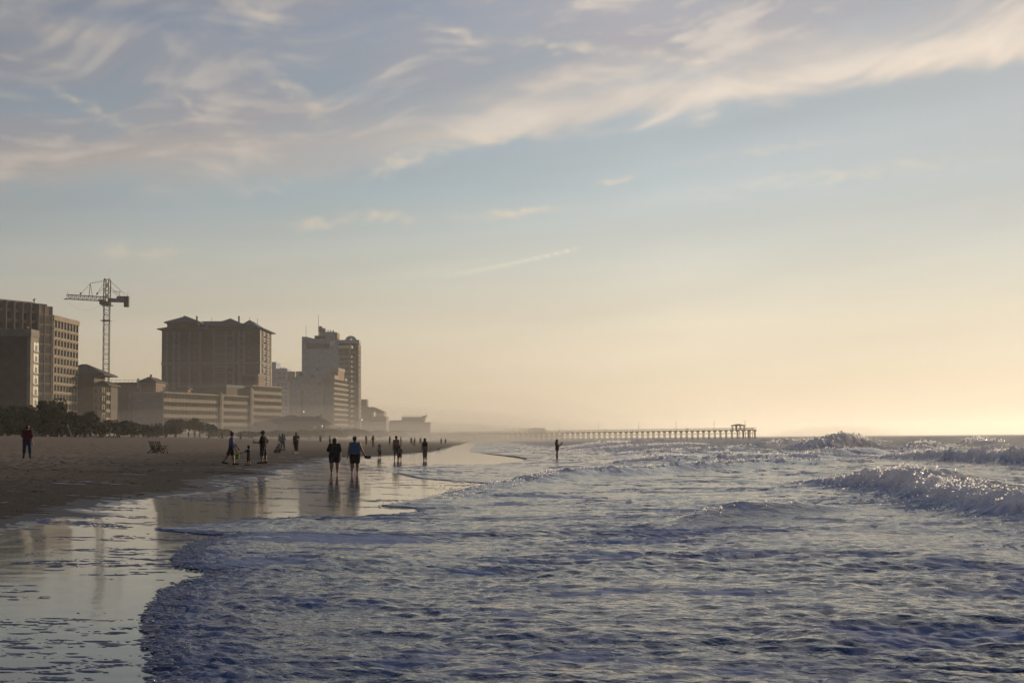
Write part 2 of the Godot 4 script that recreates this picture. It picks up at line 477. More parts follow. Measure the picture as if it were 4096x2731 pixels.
func sea() -> void:
	var nr := 790
	var nc := 560
	var P := PackedVector3Array()
	var C := PackedColorArray()
	var K := PackedByteArray()
	P.resize(nr * nc)
	C.resize(nr * nc)
	K.resize(nr * nc)
	var d := 7.0
	for r in nr:
		d *= lerpf(1.0064, 1.0107, smoothstep(35.0, 75.0, d))
		var we := curve(WASH, d) + 0.10 * n_mid.get_noise_2d(d * 1.6, 3.0) + 0.07 * n_fine.get_noise_2d(d * 3.0, 9.0)
		var xr := 0.47 * d + 9.0
		var bank := []
		for w in CRESTS:
			var pts: Array = w[0]
			if d < pts[0][0] or d > pts[-1][0]:
				continue
			var xa := []
			var ha := []
			for q in pts:
				xa.append([q[0], q[1]])
				ha.append([q[0], q[2]])
			bank.append([curve(xa, d) + 0.5 * w[1] * n_mid.get_noise_2d(d * 0.6, w[1] * 50.0), curve(ha, d) * (1.0 + 0.42 * n_fine.get_noise_2d(d * 0.22 + w[2] * 9.0, 4.0)), w[1], w[2], w[3]])
		var fine := smoothstep(60.0, 22.0, d)
		var mid := smoothstep(160.0, 60.0, d)
		var long := smoothstep(400.0, 140.0, d)
		var swell := smoothstep(90.0, 220.0, d)
		for c in nc:
			var t := c / (nc - 1.0)
			var x := lerpf(we, xr, t)
			if c < 9:
				x = we + pow(c / 9.0, 1.6) * 0.16
			elif t < 0.05:
				x = maxf(x, we + 0.18 + 0.01 * (c - 9))
			var u := x - we
			var s := smooth_sand(x, d)
			var lip := 1.0 - exp(-u / 0.11)
			var y := maxf(s + 0.024 * lip - 0.010 * (1.0 - lip), 0.0 if s < -0.03 else -1.0)
			var deep := smoothstep(2.0, 30.0, u)
			# ripples of several lengths, pulled out along the lines of the wash
			var f0 := n_big.get_noise_2d(x * 0.34, d * 0.50)
			var f1 := n_fine.get_noise_2d(x * 1.45, d * 2.9)
			var f2 := n_mid.get_noise_2d(x * 3.4 + 40.0, d * 5.8)
			var edge := smoothstep(1.4, 0.05, u) * smoothstep(60.0, 20.0, d)
			var rip := 0.0
			var gust := 1.0 + 0.75 * n_warp.get_noise_2d(x * 0.16 - 30.0, d * 0.13)
			if fine > 0.0:
				rip += fine * (0.015 + 0.004 * deep) * (f2 - 0.7 * absf(f2))
			rip += mid * (0.027 + 0.018 * deep) * (f1 - 0.4 * absf(f1))
			rip += long * (0.035 + 0.10 * deep) * f0
			y += lip * rip * gust * smoothstep(0.0, 0.8, u + 0.25)
			y += lip * edge * (0.026 * absf(f2) + 0.024 * absf(f1) + 0.026 * pow(maxf(0.0, 1.0 - 1.5 * absf(n_fine.get_noise_2d(x * 3.1, d * 3.1 + 7.0))), 3.0))
			# long swell and wind waves farther out
			if swell > 0.0:
				var ph := (x + drift(d)) * TAU / 17.0 + 3.5 * n_warp.get_noise_2d(x * 0.01, d * 0.006)
				var grp := 0.5 + 0.9 * n_warp.get_noise_2d(x * 0.018 + 5.0, d * 0.009)
				y += swell * smoothstep(0.0, 80.0, u) * clampf(grp, 0.0, 1.2) * 0.50 * (pow(0.5 + 0.5 * sin(ph), 2.0) - 0.3)
				y += swell * smoothstep(4.0, 60.0, u) * 0.30 * n_fine.get_noise_2d(x * 0.13, d * 0.05)
			var calm := n_warp.get_noise_2d(x * 0.11 + 70.0, d * 0.10)
			var foam := 0.0
			var white := 0.0
			for w in bank:
				var q: float = x - w[0]
				if q > -3.5 * w[2] - 1.0 and q < 3.0 * w[3]:
					var h: float = w[1]
					var shape := exp(-pow(q / w[2], 2.0)) if q < 0.0 else exp(-pow(q / w[3], 2.0))
					var lump := n_fine.get_noise_2d(x * 1.1 + 20.0, d * 0.9)
					var crumb := n_mid.get_noise_2d(x * 3.0, d * 2.2 + 13.0)
					var rough: float = shape * w[4] * smoothstep(1.2 * w[3], -0.5 * w[2], q)
					y += h * shape * (1.0 + 0.10 * lump) + h * rough * (0.26 * lump + 0.14 * crumb)
					white = maxf(white, smoothstep(0.10, 0.40, h) * w[4] * clampf(rough * 1.3 + 0.5 * crumb + 0.3 * lump, 0.0, 1.0))
					foam = maxf(foam, smoothstep(0.0, 0.25, h) * w[4] * (rough * 1.5 + 0.7 * smoothstep(3.4 * w[2] + 1.0, 0.6 * w[2], absf(q)) * float(q < 0.0)) + 0.3 * lump + 0.3 * crumb - 0.1)
			# foam left on the water: torn streaks of many sizes
			var st := n_big.get_noise_2d(x * 0.22 + 90.0, d * 0.30) + 0.55 * n_big.get_noise_2d(x * 0.8 + 13.0, d * 1.3) + 0.35 * n_mid.get_noise_2d(x * 2.6 + 3.0, d * 3.4 + 60.0)
			var cover := 0.40 * calm + lerpf(0.06, -0.05, smoothstep(20.0, 110.0, d)) - 0.30 * smoothstep(120.0, 420.0, d) * smoothstep(10.0, 45.0, u) + 0.22 * smoothstep(70.0, 110.0, d) * smoothstep(45.0, 10.0, u)
			foam = maxf(foam, smoothstep(-0.10, 0.75, st + cover))
			foam = maxf(foam, edge * (0.75 + 0.5 * f2))
			foam = clampf(foam, 0.0, 1.0)
			if u > 0.1:
				y = maxf(y, s + 0.007)
			var col := Vector3(0.006, 0.012, 0.040).lerp(Vector3(0.120, 0.158, 0.290), foam * foam * 0.9 + 0.1 * foam).lerp(Vector3(0.80, 0.78, 0.74), white)  # wash foam is tinted blue, the sky light put into its colour
			P[r * nc + c] = Vector3(x, y, -d)
			C[r * nc + c] = Color(col.x, col.y, col.z)
			K[r * nc + c] = 4 if white > 0.3 else 2 if foam > 0.62 else 3 if d > 150.0 + 60.0 * f0 and u > 14.0 + 10.0 * f1 else 1 if foam > 0.25 else 0
	var o := obj("sea_water", sheet(nr, nc, P, C, K, [M.water, M.froth, M.foam, M.water_far, M.surf]), null)
	o.set_meta("kind", "structure")

# ------------------------------------------------------------------ building blocks
var boxes := {}

func box_mesh(size: Vector3) -> BoxMesh:
	var key := Vector3(snappedf(size.x, 0.001), snappedf(size.y, 0.001), snappedf(size.z, 0.001))
	if not boxes.has(key):
		var b := BoxMesh.new()
		b.size = key
		boxes[key] = b
	return boxes[key]

# a box from its limits
func bx(called: String, parent: Node, m: Material, x0: float, x1: float, y0: float, y1: float, z0: float, z1: float) -> MeshInstance3D:
	return obj(called, box_mesh(Vector3(absf(x1 - x0), absf(y1 - y0), absf(z1 - z0))), m, parent, Vector3((x0 + x1) * 0.5, (y0 + y1) * 0.5, (z0 + z1) * 0.5))

func tri_st() -> SurfaceTool:
	var st := SurfaceTool.new()
	st.begin(Mesh.PRIMITIVE_TRIANGLES)
	st.set_smooth_group(-1)
	return st

func quad(st: SurfaceTool, a: Vector3, b: Vector3, c: Vector3, d: Vector3) -> void:
	for p in [a, b, c, a, c, d]:
		st.add_vertex(p)

func done(st: SurfaceTool) -> ArrayMesh:
	st.generate_normals()
	return st.commit()

# a bar of square section between two points
func bar(st: SurfaceTool, a: Vector3, b: Vector3, w: float, w2 := -1.0) -> void:
	if w2 < 0.0:
		w2 = w
	var d := (b - a).normalized()
	var s := d.cross(Vector3.UP)
	if s.length() < 0.05:
		s = d.cross(Vector3.RIGHT)
	s = s.normalized()
	var t := s.cross(d).normalized()
	var A := []
	var B := []
	for k in [[-1, -1], [1, -1], [1, 1], [-1, 1]]:
		A.append(a + (s * k[0] + t * k[1]) * w * 0.5)
		B.append(b + (s * k[0] + t * k[1]) * w2 * 0.5)
	for i in 4:
		var j := (i + 1) % 4
		quad(st, A[i], A[j], B[j], B[i])
	quad(st, A[3], A[2], A[1], A[0])
	quad(st, B[0], B[1], B[2], B[3])

func box_st(st: SurfaceTool, x0: float, x1: float, y0: float, y1: float, z0: float, z1: float) -> void:
	var p := [Vector3(x0, y0, z0), Vector3(x1, y0, z0), Vector3(x1, y1, z0), Vector3(x0, y1, z0), Vector3(x0, y0, z1), Vector3(x1, y0, z1), Vector3(x1, y1, z1), Vector3(x0, y1, z1)]
	for q in [[0, 1, 2, 3], [5, 4, 7, 6], [4, 0, 3, 7], [1, 5, 6, 2], [3, 2, 6, 7], [4, 5, 1, 0]]:
		quad(st, p[q[0]], p[q[1]], p[q[2]], p[q[3]])

# a hipped roof over a rectangle, its ridge along the longer side, with a fascia under the eaves
func hip(called: String, parent: Node, m: Material, x0: float, x1: float, z0: float, z1: float, y: float, rise: float, over := 1.0) -> MeshInstance3D:
	x0 -= over; x1 += over; z0 += over; z1 -= over
	var st := tri_st()
	var w := x1 - x0
	var l := z0 - z1
	var a := Vector3(x0, y, z0)
	var b := Vector3(x1, y, z0)
	var c := Vector3(x1, y, z1)
	var d := Vector3(x0, y, z1)
	var r0: Vector3
	var r1: Vector3
	if w > l:
		r0 = Vector3(x0 + l * 0.5, y + rise, (z0 + z1) * 0.5)
		r1 = Vector3(x1 - l * 0.5, y + rise, (z0 + z1) * 0.5)
		quad(st, b, a, r0, r1)
		quad(st, d, c, r1, r0)
		for p in [a, d, r0, c, b, r1]:
			st.add_vertex(p)
	else:
		r0 = Vector3((x0 + x1) * 0.5, y + rise, z0 - w * 0.5)
		r1 = Vector3((x0 + x1) * 0.5, y + rise, z1 + w * 0.5)
		quad(st, a, d, r1, r0)
		quad(st, c, b, r0, r1)
		for p in [b, a, r0, d, c, r1]:
			st.add_vertex(p)
	box_st(st, x0, x1, y - 0.45, y - 0.002, z1, z0)
	return obj(called, done(st), m, parent)

# panes in rows on the sea side (plane x) and on the side towards the camera (plane z)
func panes_sea(parent: Node, m: Material, x: float, ys: Array, h: float, z0: float, pitch: float, n: int, w: float, called := "window") -> void:
	for y in ys:
		for i in n:
			var zc := z0 - pitch * (i + 0.5)
			bx(called, parent, m, x, x + 0.06, y, y + h, zc + w * 0.5, zc - w * 0.5)

func panes_front(parent: Node, m: Material, z: float, ys: Array, h: float, x0: float, pitch: float, n: int, w: float, called := "window") -> void:
	for y in ys:
		for i in n:
			var xc := x0 - pitch * (i + 0.5)
			bx(called, parent, m, xc - w * 0.5, xc + w * 0.5, y, y + h, z, z + 0.06)

func steps(from: float, step: float, n: int) -> Array:
	var a := []
	for i in n:
		a.append(from + step * i)
	return a

# ------------------------------------------------------------------ the hotels along the front
# each stands at its corner nearest to the camera and the sea: local -x is inland, local -z away along the coast
func hotel(called: String, label: String, x: float, d: float, turn := 0.0, category := "building") -> Node3D:
	return thing(called, label, category, Vector3(x, 2.0, -d), deg_to_rad(turn))

func hotel_with_fins() -> void:
	var b := hotel("hotel_tower", "tall beige hotel at the left edge with slanting concrete fins between its balconies", -159.1, 474.5, -30.0)
	# local +z runs back towards the camera here: the sea side from z = 24 to z = 0, then the end wall
	var top := 46.4
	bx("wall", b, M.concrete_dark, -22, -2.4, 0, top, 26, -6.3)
	bx("wall", b, M.beige, -22, 0, 0, top - 0.9, -0.01, -6.4)
	bx("parapet", b, M.beige, -22.2, -1.9, top - 1.6, top + 0.2, 26.2, 0.02)
	for i in 8:
		var z := 0.3 + 3.36 * i
		bx("fin", b, M.concrete, -2.4, 1.2, 0, top - 0.4, z + 0.16, z - 0.16)
	for k in 13:
		bx("balcony_slab", b, M.beige, -2.4, -0.35, 2.9 + 3.3 * k, 3.15 + 3.3 * k, 26, 0.5)
		bx("balcony_rail", b, M.beige, -0.5, -0.36, 3.15 + 3.3 * k, 4.05 + 3.3 * k, 26, 0.5)
	for k in 13:
		bx("floor_band", b, M.beige, -0.2, 0.16, 2.6 + 3.3 * k, 3.1 + 3.3 * k, -0.1, -6.3)
	bx("pier", b, M.beige, -0.2, 0.22, 0, top - 1.0, -3.0, -3.4)
	bx("pier", b, M.beige, -0.2, 0.22, 0, top - 1.0, -0.03, -0.35)
	bx("pier", b, M.beige, -0.2, 0.22, 0, top - 1.0, -6.1, -6.45)
	for y in steps(3.2, 3.3, 12):
		for z in [-1.7, -4.75]:
			bx("window", b, M.glass, 0.0, 0.06, y, y + 1.9, z + 1.15, z - 1.15)
			bx("spandrel", b, M.spandrel, 0.0, 0.09, y + 1.94, y + 2.6, z + 1.15, z - 1.15)
	var st := tri_st()
	bar(st, Vector3(-5, top, -3), Vector3(-5, top + 1.4, -3), 0.2)
	bar(st, Vector3(-5.5, top + 1.3, -3), Vector3(-4.5, top + 1.7, -3), 0.3)
	obj("roof_mast", done(st), M.dark, b)

func brown_block_with_lamps() -> void:
	var b := hotel("brown_block", "dark brown hotel block with a pale parapet and a column of small lamps", -130.1, 383.0)
	bx("wall", b, M.brown, -40, -0.9, 0, 28.3, 0, -6.5)
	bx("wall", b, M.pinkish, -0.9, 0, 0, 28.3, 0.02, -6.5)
	bx("parapet", b, M.concrete, -40, 0.15, 28.3, 30.2, 0.14, -6.6)
	for k in 7:
		bx("floor_band", b, M.brown_dark, -40, -16.0, 1.4 + 3.0 * k + 2.6, 1.8 + 3.0 * k + 2.6, 0.22, -0.1)
	bx("pier", b, M.brown_dark, -15.9, -15.2, 0, 28.3, 0.2, -0.1)
	for k in 8:
		var y := 3.6 + 3.0 * k
		var w := bx("window", b, M.pane_pale, 0.0, 0.07, y, y + 2.2, -2.3, -6.3)
		bx("pane", w, M.glass, 0.031, 0.07, -1.1, 0.3, 0.7, -0.9)
		bx("frame", w, M.white, 0.033, 0.09, -1.1, 1.1, 0.06, -0.06)
		bx("sill", b, M.white, 0.0, 0.22, y - 0.25, y - 0.03, -2.2, -6.4)
	for k in 6:
		var y2 := 12.6 + 2.62 * k
		var lamp := thing("wall_lamp", "small white lamp on the brown block, %s in its column" % ["sixth and lowest", "fifth from the top", "fourth from the top", "third from the top", "second from the top", "topmost"][k], "lamp", Vector3(-130.1 - 12.7, 2.0 + y2, -382.62), 0.0, "lamps up the brown block")
		bx("bracket", lamp, M.dark, -0.06, 0.06, -0.3, -0.14, 0, -0.4)
		var s := SphereMesh.new()
		s.radius = 0.17
		s.height = 0.34
		s.radial_segments = 10
		s.rings = 6
		obj("bulb", s, M.lamp_glow, lamp)
	var dish := thing("roof_lamp", "small floodlight head on the roof edge of the brown block", "lamp", Vector3(-131.5, 32.2, -384.5))
	bx("stand", dish, M.dark, -0.06, 0.06, 0, 0.4, 0.06, -0.06)
	bx("head", dish, M.white, -0.3, 0.3, 0.4, 0.7, 0.2, -0.2)

func grid_hotel() -> void:
	var b := hotel("grid_hotel", "grey hotel slab whose sea side is a grid of windows with bright sills", -158.7, 490.0, -1.2)
	var top := 43.5
	bx("wall", b, M.concrete, -20, -0.35, 0, top, 0, -26.5)
	bx("parapet", b, M.beige, -20.2, 0.35, top - 1.7, top + 0.05, 0.2, -26.9)
	for z in [-6.0, -8.5, -22.5]:
		bx("roof_vent", b, M.beige, -3.5, -0.6, top + 0.05, top + 0.35, z, z - 2.6)
	var bay := 26.0 / 8.0
	for i in 9:
		var z := -0.25 - bay * i
		bx("pier", b, M.beige, -0.35, 0.12, 0, top - 1.7, z + 0.2, z - 0.2)
	for k in 13:
		var y := 1.0 + 3.13 * k
		bx("floor_band", b, M.beige, -0.35, 0.02, y - 0.35, y + 0.25, -0.1, -26.2)
		for i in 8:
			var z2 := -0.25 - bay * (i + 0.5)
			var w := bx("window", b, M.glass, -0.34, -0.28, y + 0.55, y + 2.75, z2 + 1.38, z2 - 1.38)
			bx("sill", w, M.sill, 0.0, 0.62, -1.36, -1.08, 1.36, -1.36)

func small_hotel() -> void:
	var b := hotel("small_hotel", "brown seven storey hotel with a stepped hipped roof beside the grid hotel", -150.2, 520.0)
	bx("wall", b, M.brown, -18, -3.0, 0, 24.0, 0, -14)
	hip("roof", b, M.roof, -18, -0.2, -0.2, -16, 24.3, 4.2, 1.2)
	bx("wall", b, M.beige, -3.0, 0.2, 0, 20.2, 0.6, -5)
	bx("wall", b, M.brown, -3.0, 1.8, 0, 20.2, -5.0, -14)
	hip("porch_roof", b, M.roof, -3.0, 2.2, 0.8, -14, 20.5, 1.6, 0.7)
	for k in 6:
		var y := 1.2 + 3.1 * k
		bx("balcony_slab", b, M.beige, 0.2, 1.6, y, y + 0.2, 0.2, -5)
		bx("balcony_rail", b, M.beige, 1.45, 1.6, y + 0.2, y + 1.1, 0.2, -5)
		bx("column", b, M.beige, 1.35, 1.62, y + 0.2, y + 3.0, 0.2, -0.1)
		bx("column", b, M.beige, 1.35, 1.62, y + 0.2, y + 3.0, -2.4, -2.7)
		bx("window", b, M.glass, -2.6, -1.4, y + 0.8, y + 2.3, 0.58, 0.67)
		bx("window", b, M.glass, -0.8, 0.0, y + 0.8, y + 2.3, 0.58, 0.67)
	panes_front(b, M.glass, -0.01, steps(2.0, 3.1, 6), 1.4, -8.0, 3.4, 2, 1.2)
	panes_sea(b, M.glass, 0.19, steps(2.0, 3.1, 6), 1.6, 0.2, 2.4, 2, 1.4)

func row_houses() -> void:
	var b := hotel("flat_roof_block", "low grey brown block with a railed flat roof behind the small hotel", -157.1, 600.0)
	bx("wall", b, M.brown, -14, 0, 0, 24.6, 0, -16)
	bx("pilaster", b, M.bluegrey, -5.2, -4.0, 0, 20, 0.25, -0.1)
	bx("wing", b, M.beige, -13.6, -8.4, 0, 19.8, 5.6, 0.02)
	panes_front(b, M.glass, 5.59, steps(3.0, 3.2, 5), 1.7, -8.8, 1.6, 3, 1.1)
	var st := tri_st()
	for i in 9:
		bar(st, Vector3(-14 + 1.75 * i, 24.6, -0.1), Vector3(-14 + 1.75 * i, 25.6, -0.1), 0.09)
	bar(st, Vector3(-14, 25.6, -0.1), Vector3(0, 25.6, -0.1), 0.1)
	obj("roof_railing", done(st), M.dark, b)
	bx("chimney", b, M.white, -1.4, -0.6, 22.0, 26.2, 0.3, -0.8)
	var c := hotel("hip_roof_hotel", "brown hotel with a small roofed top storey whose side glows orange", -147.5, 588.0)
	bx("wall", c, M.brown, -7.2, 0, 0, 19.6, 0, -22)
	bx("wall", c, M.brown, -6.6, -1.4, 19.6, 23.8, -0.4, -9)
	bx("cornice", c, M.bluegrey, -6.9, -1.1, 23.2, 24.1, 0.0, -9.4)
	hip("roof", c, M.roof, -6.7, -1.0, -0.2, -20, 24.5, 2.0, 0.9)
	bx("wall", c, M.warm_orange, -1.4, -0.4, 19.6, 23.9, -0.9, -18)  # seaward face: low orange sunlight put into the wall colour
	for i in 3:
		bx("window", c, M.glass, -0.4, -0.33, 20.4, 23.2, -3.0 - 4.2 * i, -5.4 - 4.2 * i)
	bx("pilaster", c, M.bluegrey, -7.3, -6.2, 0, 23.2, 0.3, -0.05)
	bx("pilaster", c, M.bluegrey, -1.6, -0.1, 0, 19.2, 0.32, -0.05)
	panes_front(c, M.bluegrey, -0.02, steps(4.0, 3.1, 5), 1.0, -3.1, 1.5, 1, 1.1)
	bx("chimney", c, M.dark, -4.4, -3.7, 26.2, 27.6, -7, -7.7)
	var k := hotel("stair_pavilion", "small pale stair tower with a hipped cap on the roofs below the big roofed tower", -135.5, 585.0)
	bx("wall", k, M.bluegrey, -6.0, 0, 0, 21.0, 0, -5)
	bx("wall", k, M.warm_orange, 0, 1.8, 0, 20.8, -0.2, -5)
	hip("roof", k, M.roof, -2.6, 2.0, 0, -5, 21.3, 1.2, 0.6)
	bx("window", k, M.glass, 1.79, 1.87, 17.0, 20.0, -1.6, -3.2)

func roofed_tower() -> void:
	var b := hotel("roofed_tower", "broad sixteen storey brown tower with blue grey pilasters and low hipped roofs", -124.6, 700.0)
	var ev := 54.6
	bx("wall", b, M.brown, -48.4, 0, 0, ev, 0, -34)
	bx("floor_band", b, M.bluegrey, -48.6, 0.25, 37.4, 38.4, 0.45, -34.2)
	for x in [[-48.5, -47.3], [-43.8, -42.4], [-38.4, -36.9], [-34.6, -33.4], [-28.4, -27.2], [-23.6, -21.9], [-13.6, -12.2], [-8.9, -7.7], [-1.6, -0.1]]:
		pass
	for x in [-45.6, -42.3, -39.6, -34.6, -29.4, -22.6, -16.4, -12.8, -10.2, -7.6]:
		bx("pilaster", b, M.bluegrey, x - 0.55, x + 0.55, 0, ev - 1.0, 0.5, -0.05)
	var ys := steps(3.0, 3.06, 17)
	panes_front(b, M.glass_warm, -0.01, ys, 1.6, -40.2, 1.75, 1, 1.2)
	panes_front(b, M.glass_warm, -0.01, ys, 1.6, -43.0, 1.4, 1, 1.0)
	panes_front(b, M.glass_warm, -0.01, ys, 1.6, -46.1, 1.2, 1, 0.9)
	panes_front(b, M.glass_warm, -0.01, ys, 1.5, -31.2, 1.6, 1, 1.3)
	panes_front(b, M.glass_warm, -0.01, ys, 1.5, -4.4, 1.6, 1, 1.2)
	for y in ys:
		bx("balcony_slab", b, M.bluegrey, -22.0, -17.0, y - 0.9, y - 0.1, 0.42, -0.03)
		bx("balcony_slab", b, M.bluegrey, -15.8, -13.4, y - 0.9, y - 0.1, 0.42, -0.03)
		bx("balcony_slab", b, M.bluegrey, -9.6, -8.2, y - 0.9, y - 0.1, 0.42, -0.03)
	panes_front(b, M.glass_warm, -0.01, ys, 1.6, -17.0, 2.5, 2, 2.0)
	# the sea side
	for z in [-1.0, -33.0]:
		bx("pilaster", b, M.white, -0.05, 0.25, 0, ev - 0.6, z + 0.7, z - 0.7)
	for y in ys:
		for z in [-9.5, -21.0]:
			var w := bx("window", b, M.white, -0.02, 0.5, y, y + 1.7, z + 1.9, z - 1.9)
			bx("pane", w, M.glass, 0.24, 0.3, -0.6, 0.6, 1.6, 0.15)
			bx("pane", w, M.glass, 0.24, 0.3, -0.6, 0.6, -0.15, -1.6)
		bx("balcony_slab", b, M.brown_dark, 0.0, 1.0, y - 0.5, y - 0.2, -13.2, -17.2)
	# roofs
	hip("roof", b, M.roof_blue, -48.4, 0, 0, -34, ev + 0.45, 5.0, 2.0)
	bx("wall", b, M.brown, -45.6, -30.5, ev + 0.5, ev + 3.2, 1.0, -20)
	panes_front(b, M.glass_warm, 0.99, [ev + 0.9], 1.6, -35.0, 1.2, 4, 0.7)
	hip("roof", b, M.roof_blue, -45.6, -30.5, 1.0, -22, ev + 3.65, 3.6, 1.4)
	bx("wall", b, M.roof_blue, -22.5, -9.0, ev + 2.0, ev + 2.6, 0.6, -20)
	hip("roof", b, M.roof_blue, -24.0, -8.0, 0.6, -22, ev + 1.6, 4.4, 1.4)
	hip("roof", b, M.roof_blue, -9.5, -2.0, 0.2, -22, ev + 1.2, 3.6, 1.2)
	for p in [[-38.8, 7.4], [-39.4, 6.9], [-32.6, 7.2], [-11.6, 7.0]]:
		bx("chimney", b, M.dark, p[0] - 0.32, p[0] + 0.32, ev + 2.0, ev + p[1], -6, -7)
	var st := tri_st()
	for p in [[-41.0, 7.4], [-25.5, 6.6], [-6.5, 6.4], [-2.6, 5.9]]:
		bar(st, Vector3(p[0], ev + 3.0, -8), Vector3(p[0], ev + p[1], -8), 0.14)
	obj("roof_mast", done(st), M.dark, b)

func banded_hotel() -> void:
	# three wings of one hotel, each its own block, long light balcony bands on the sea side
	var turn := -18.4
	var b := hotel("banded_hotel", "long low hotel with pale balcony bands in three sections along the dunes", -137.5, 560.0, turn)
	var secs := [[0.0, 42.0, 18.6, 16, 5], [46.2, 68.0, 18.6, 9, 5], [71.4, 99.0, 23.6, 12, 7]]
	for s in secs:
		var z0: float = -s[0]
		var z1: float = -s[1]
		var top: float = s[2]
		bx("wall", b, M.brown, -14, -1.6, 0, top, z0, z1)
		bx("roof_slab", b, M.beige_light, -14.2, 0.35, top, top + 0.5, z0 + 0.3, z1 - 0.2)
		bx("end_wall", b, M.bluegrey, -14, 0.1, 0, top - 0.02, z0 + 0.32, z0 + 0.02)
		var n: int = s[3]
		var pitch: float = (z0 - z1) / n
		var k := 0
		var y := top - 3.15
		while y > -0.5:
			bx("balcony_slab", b, M.beige_light, -1.6, 0.25, y - 0.2, y + 0.12, z0 - 0.02, z1)
			bx("balcony_front", b, M.pinkish, 0.0, 0.12, y + 0.12, y + 1.05, z0 - 0.02, z1)
			bx("balcony_rail", b, M.beige_light, -0.03, 0.2, y + 1.05, y + 1.17, z0 - 0.02, z1)
			for i in n:
				var zc := z0 - pitch * (i + 0.5)
				bx("window", b, M.glass, -1.62, -1.54, y + 0.3, y + 2.4, zc + 0.85, zc - 0.85)
				bx("partition", b, M.beige_light, -1.6, -0.1, y + 0.12, y + 2.9, z0 - pitch * (i + 1.0) + 0.09, z0 - pitch * (i + 1.0) - 0.09)
			y -= 3.12
			k += 1
	for z in [-42.0, -68.0]:
		bx("stair_tower", b, M.brown_dark, -13, 0.9, 0, 20.0 if z > -50.0 else 23.0, z - 0.24, z - 1.8)
		bx("stair_tower", b, M.pinkish, -13, 0.8, 0, 19.4 if z > -50.0 else 22.4, z - 1.82, z - 3.2)
	bx("wall", b, M.brown, -20, -1.8, 18.0, 23.4, -52.0, -71.0)
	bx("frame", b, M.bluegrey, -20.2, -1.5, 22.6, 23.6, -51.6, -71.2)
	bx("frame", b, M.bluegrey, -20.2, -19.0, 18.0, 22.6, -51.7, -52.4)
	var p := hotel("lift_tower", "square brown lift tower with a grey frame on the roof of the banded hotel", -113.6, 640.0, -10.0)
	bx("wall", p, M.brown, -9.4, -1.3, 22, 28.6, 0, -8)
	bx("frame", p, M.bluegrey, -9.7, -0.9, 28.6, 29.6, 0.3, -8.2)
	bx("frame", p, M.bluegrey, -9.7, -8.8, 22, 28.58, 0.3, -0.1)
	bx("frame", p, M.bluegrey, -2.2, -1.2, 22, 28.58, 0.3, -0.1)
	bx("wall", p, M.warm_orange, -1.3, -0.9, 22, 28.57, -0.2, -7.6)
	bx("lamp_box", p, M.white, -0.9, -0.2, 22, 24.0, -1.0, -2.2)

func pale_far_block() -> void:
	var b := hotel("pale_block", "hazy pale stepped apartment block between the roofed tower and the white tower", -160.8, 1050.0)
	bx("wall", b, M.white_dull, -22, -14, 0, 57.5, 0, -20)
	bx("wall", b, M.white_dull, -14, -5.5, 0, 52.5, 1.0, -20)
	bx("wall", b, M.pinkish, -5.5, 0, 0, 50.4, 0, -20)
	bx("wall", b, M.white_dull, -13, -4.0, 0, 43.0, 3.0, 0.9)
	for x in [-11.0, -9.4, -8.0]:
		bx("chimney", b, M.dark, x - 0.3, x + 0.3, 52.5, 53.6, -3, -4)
	panes_front(b, M.glass_warm, 0.98, steps(45.0, 3.1, 2), 1.5, -6.5, 3.0, 2, 1.4)
	panes_front(b, M.glass_warm, 2.98, steps(6.0, 3.1, 12), 1.5, -5.0, 2.6, 3, 1.4)

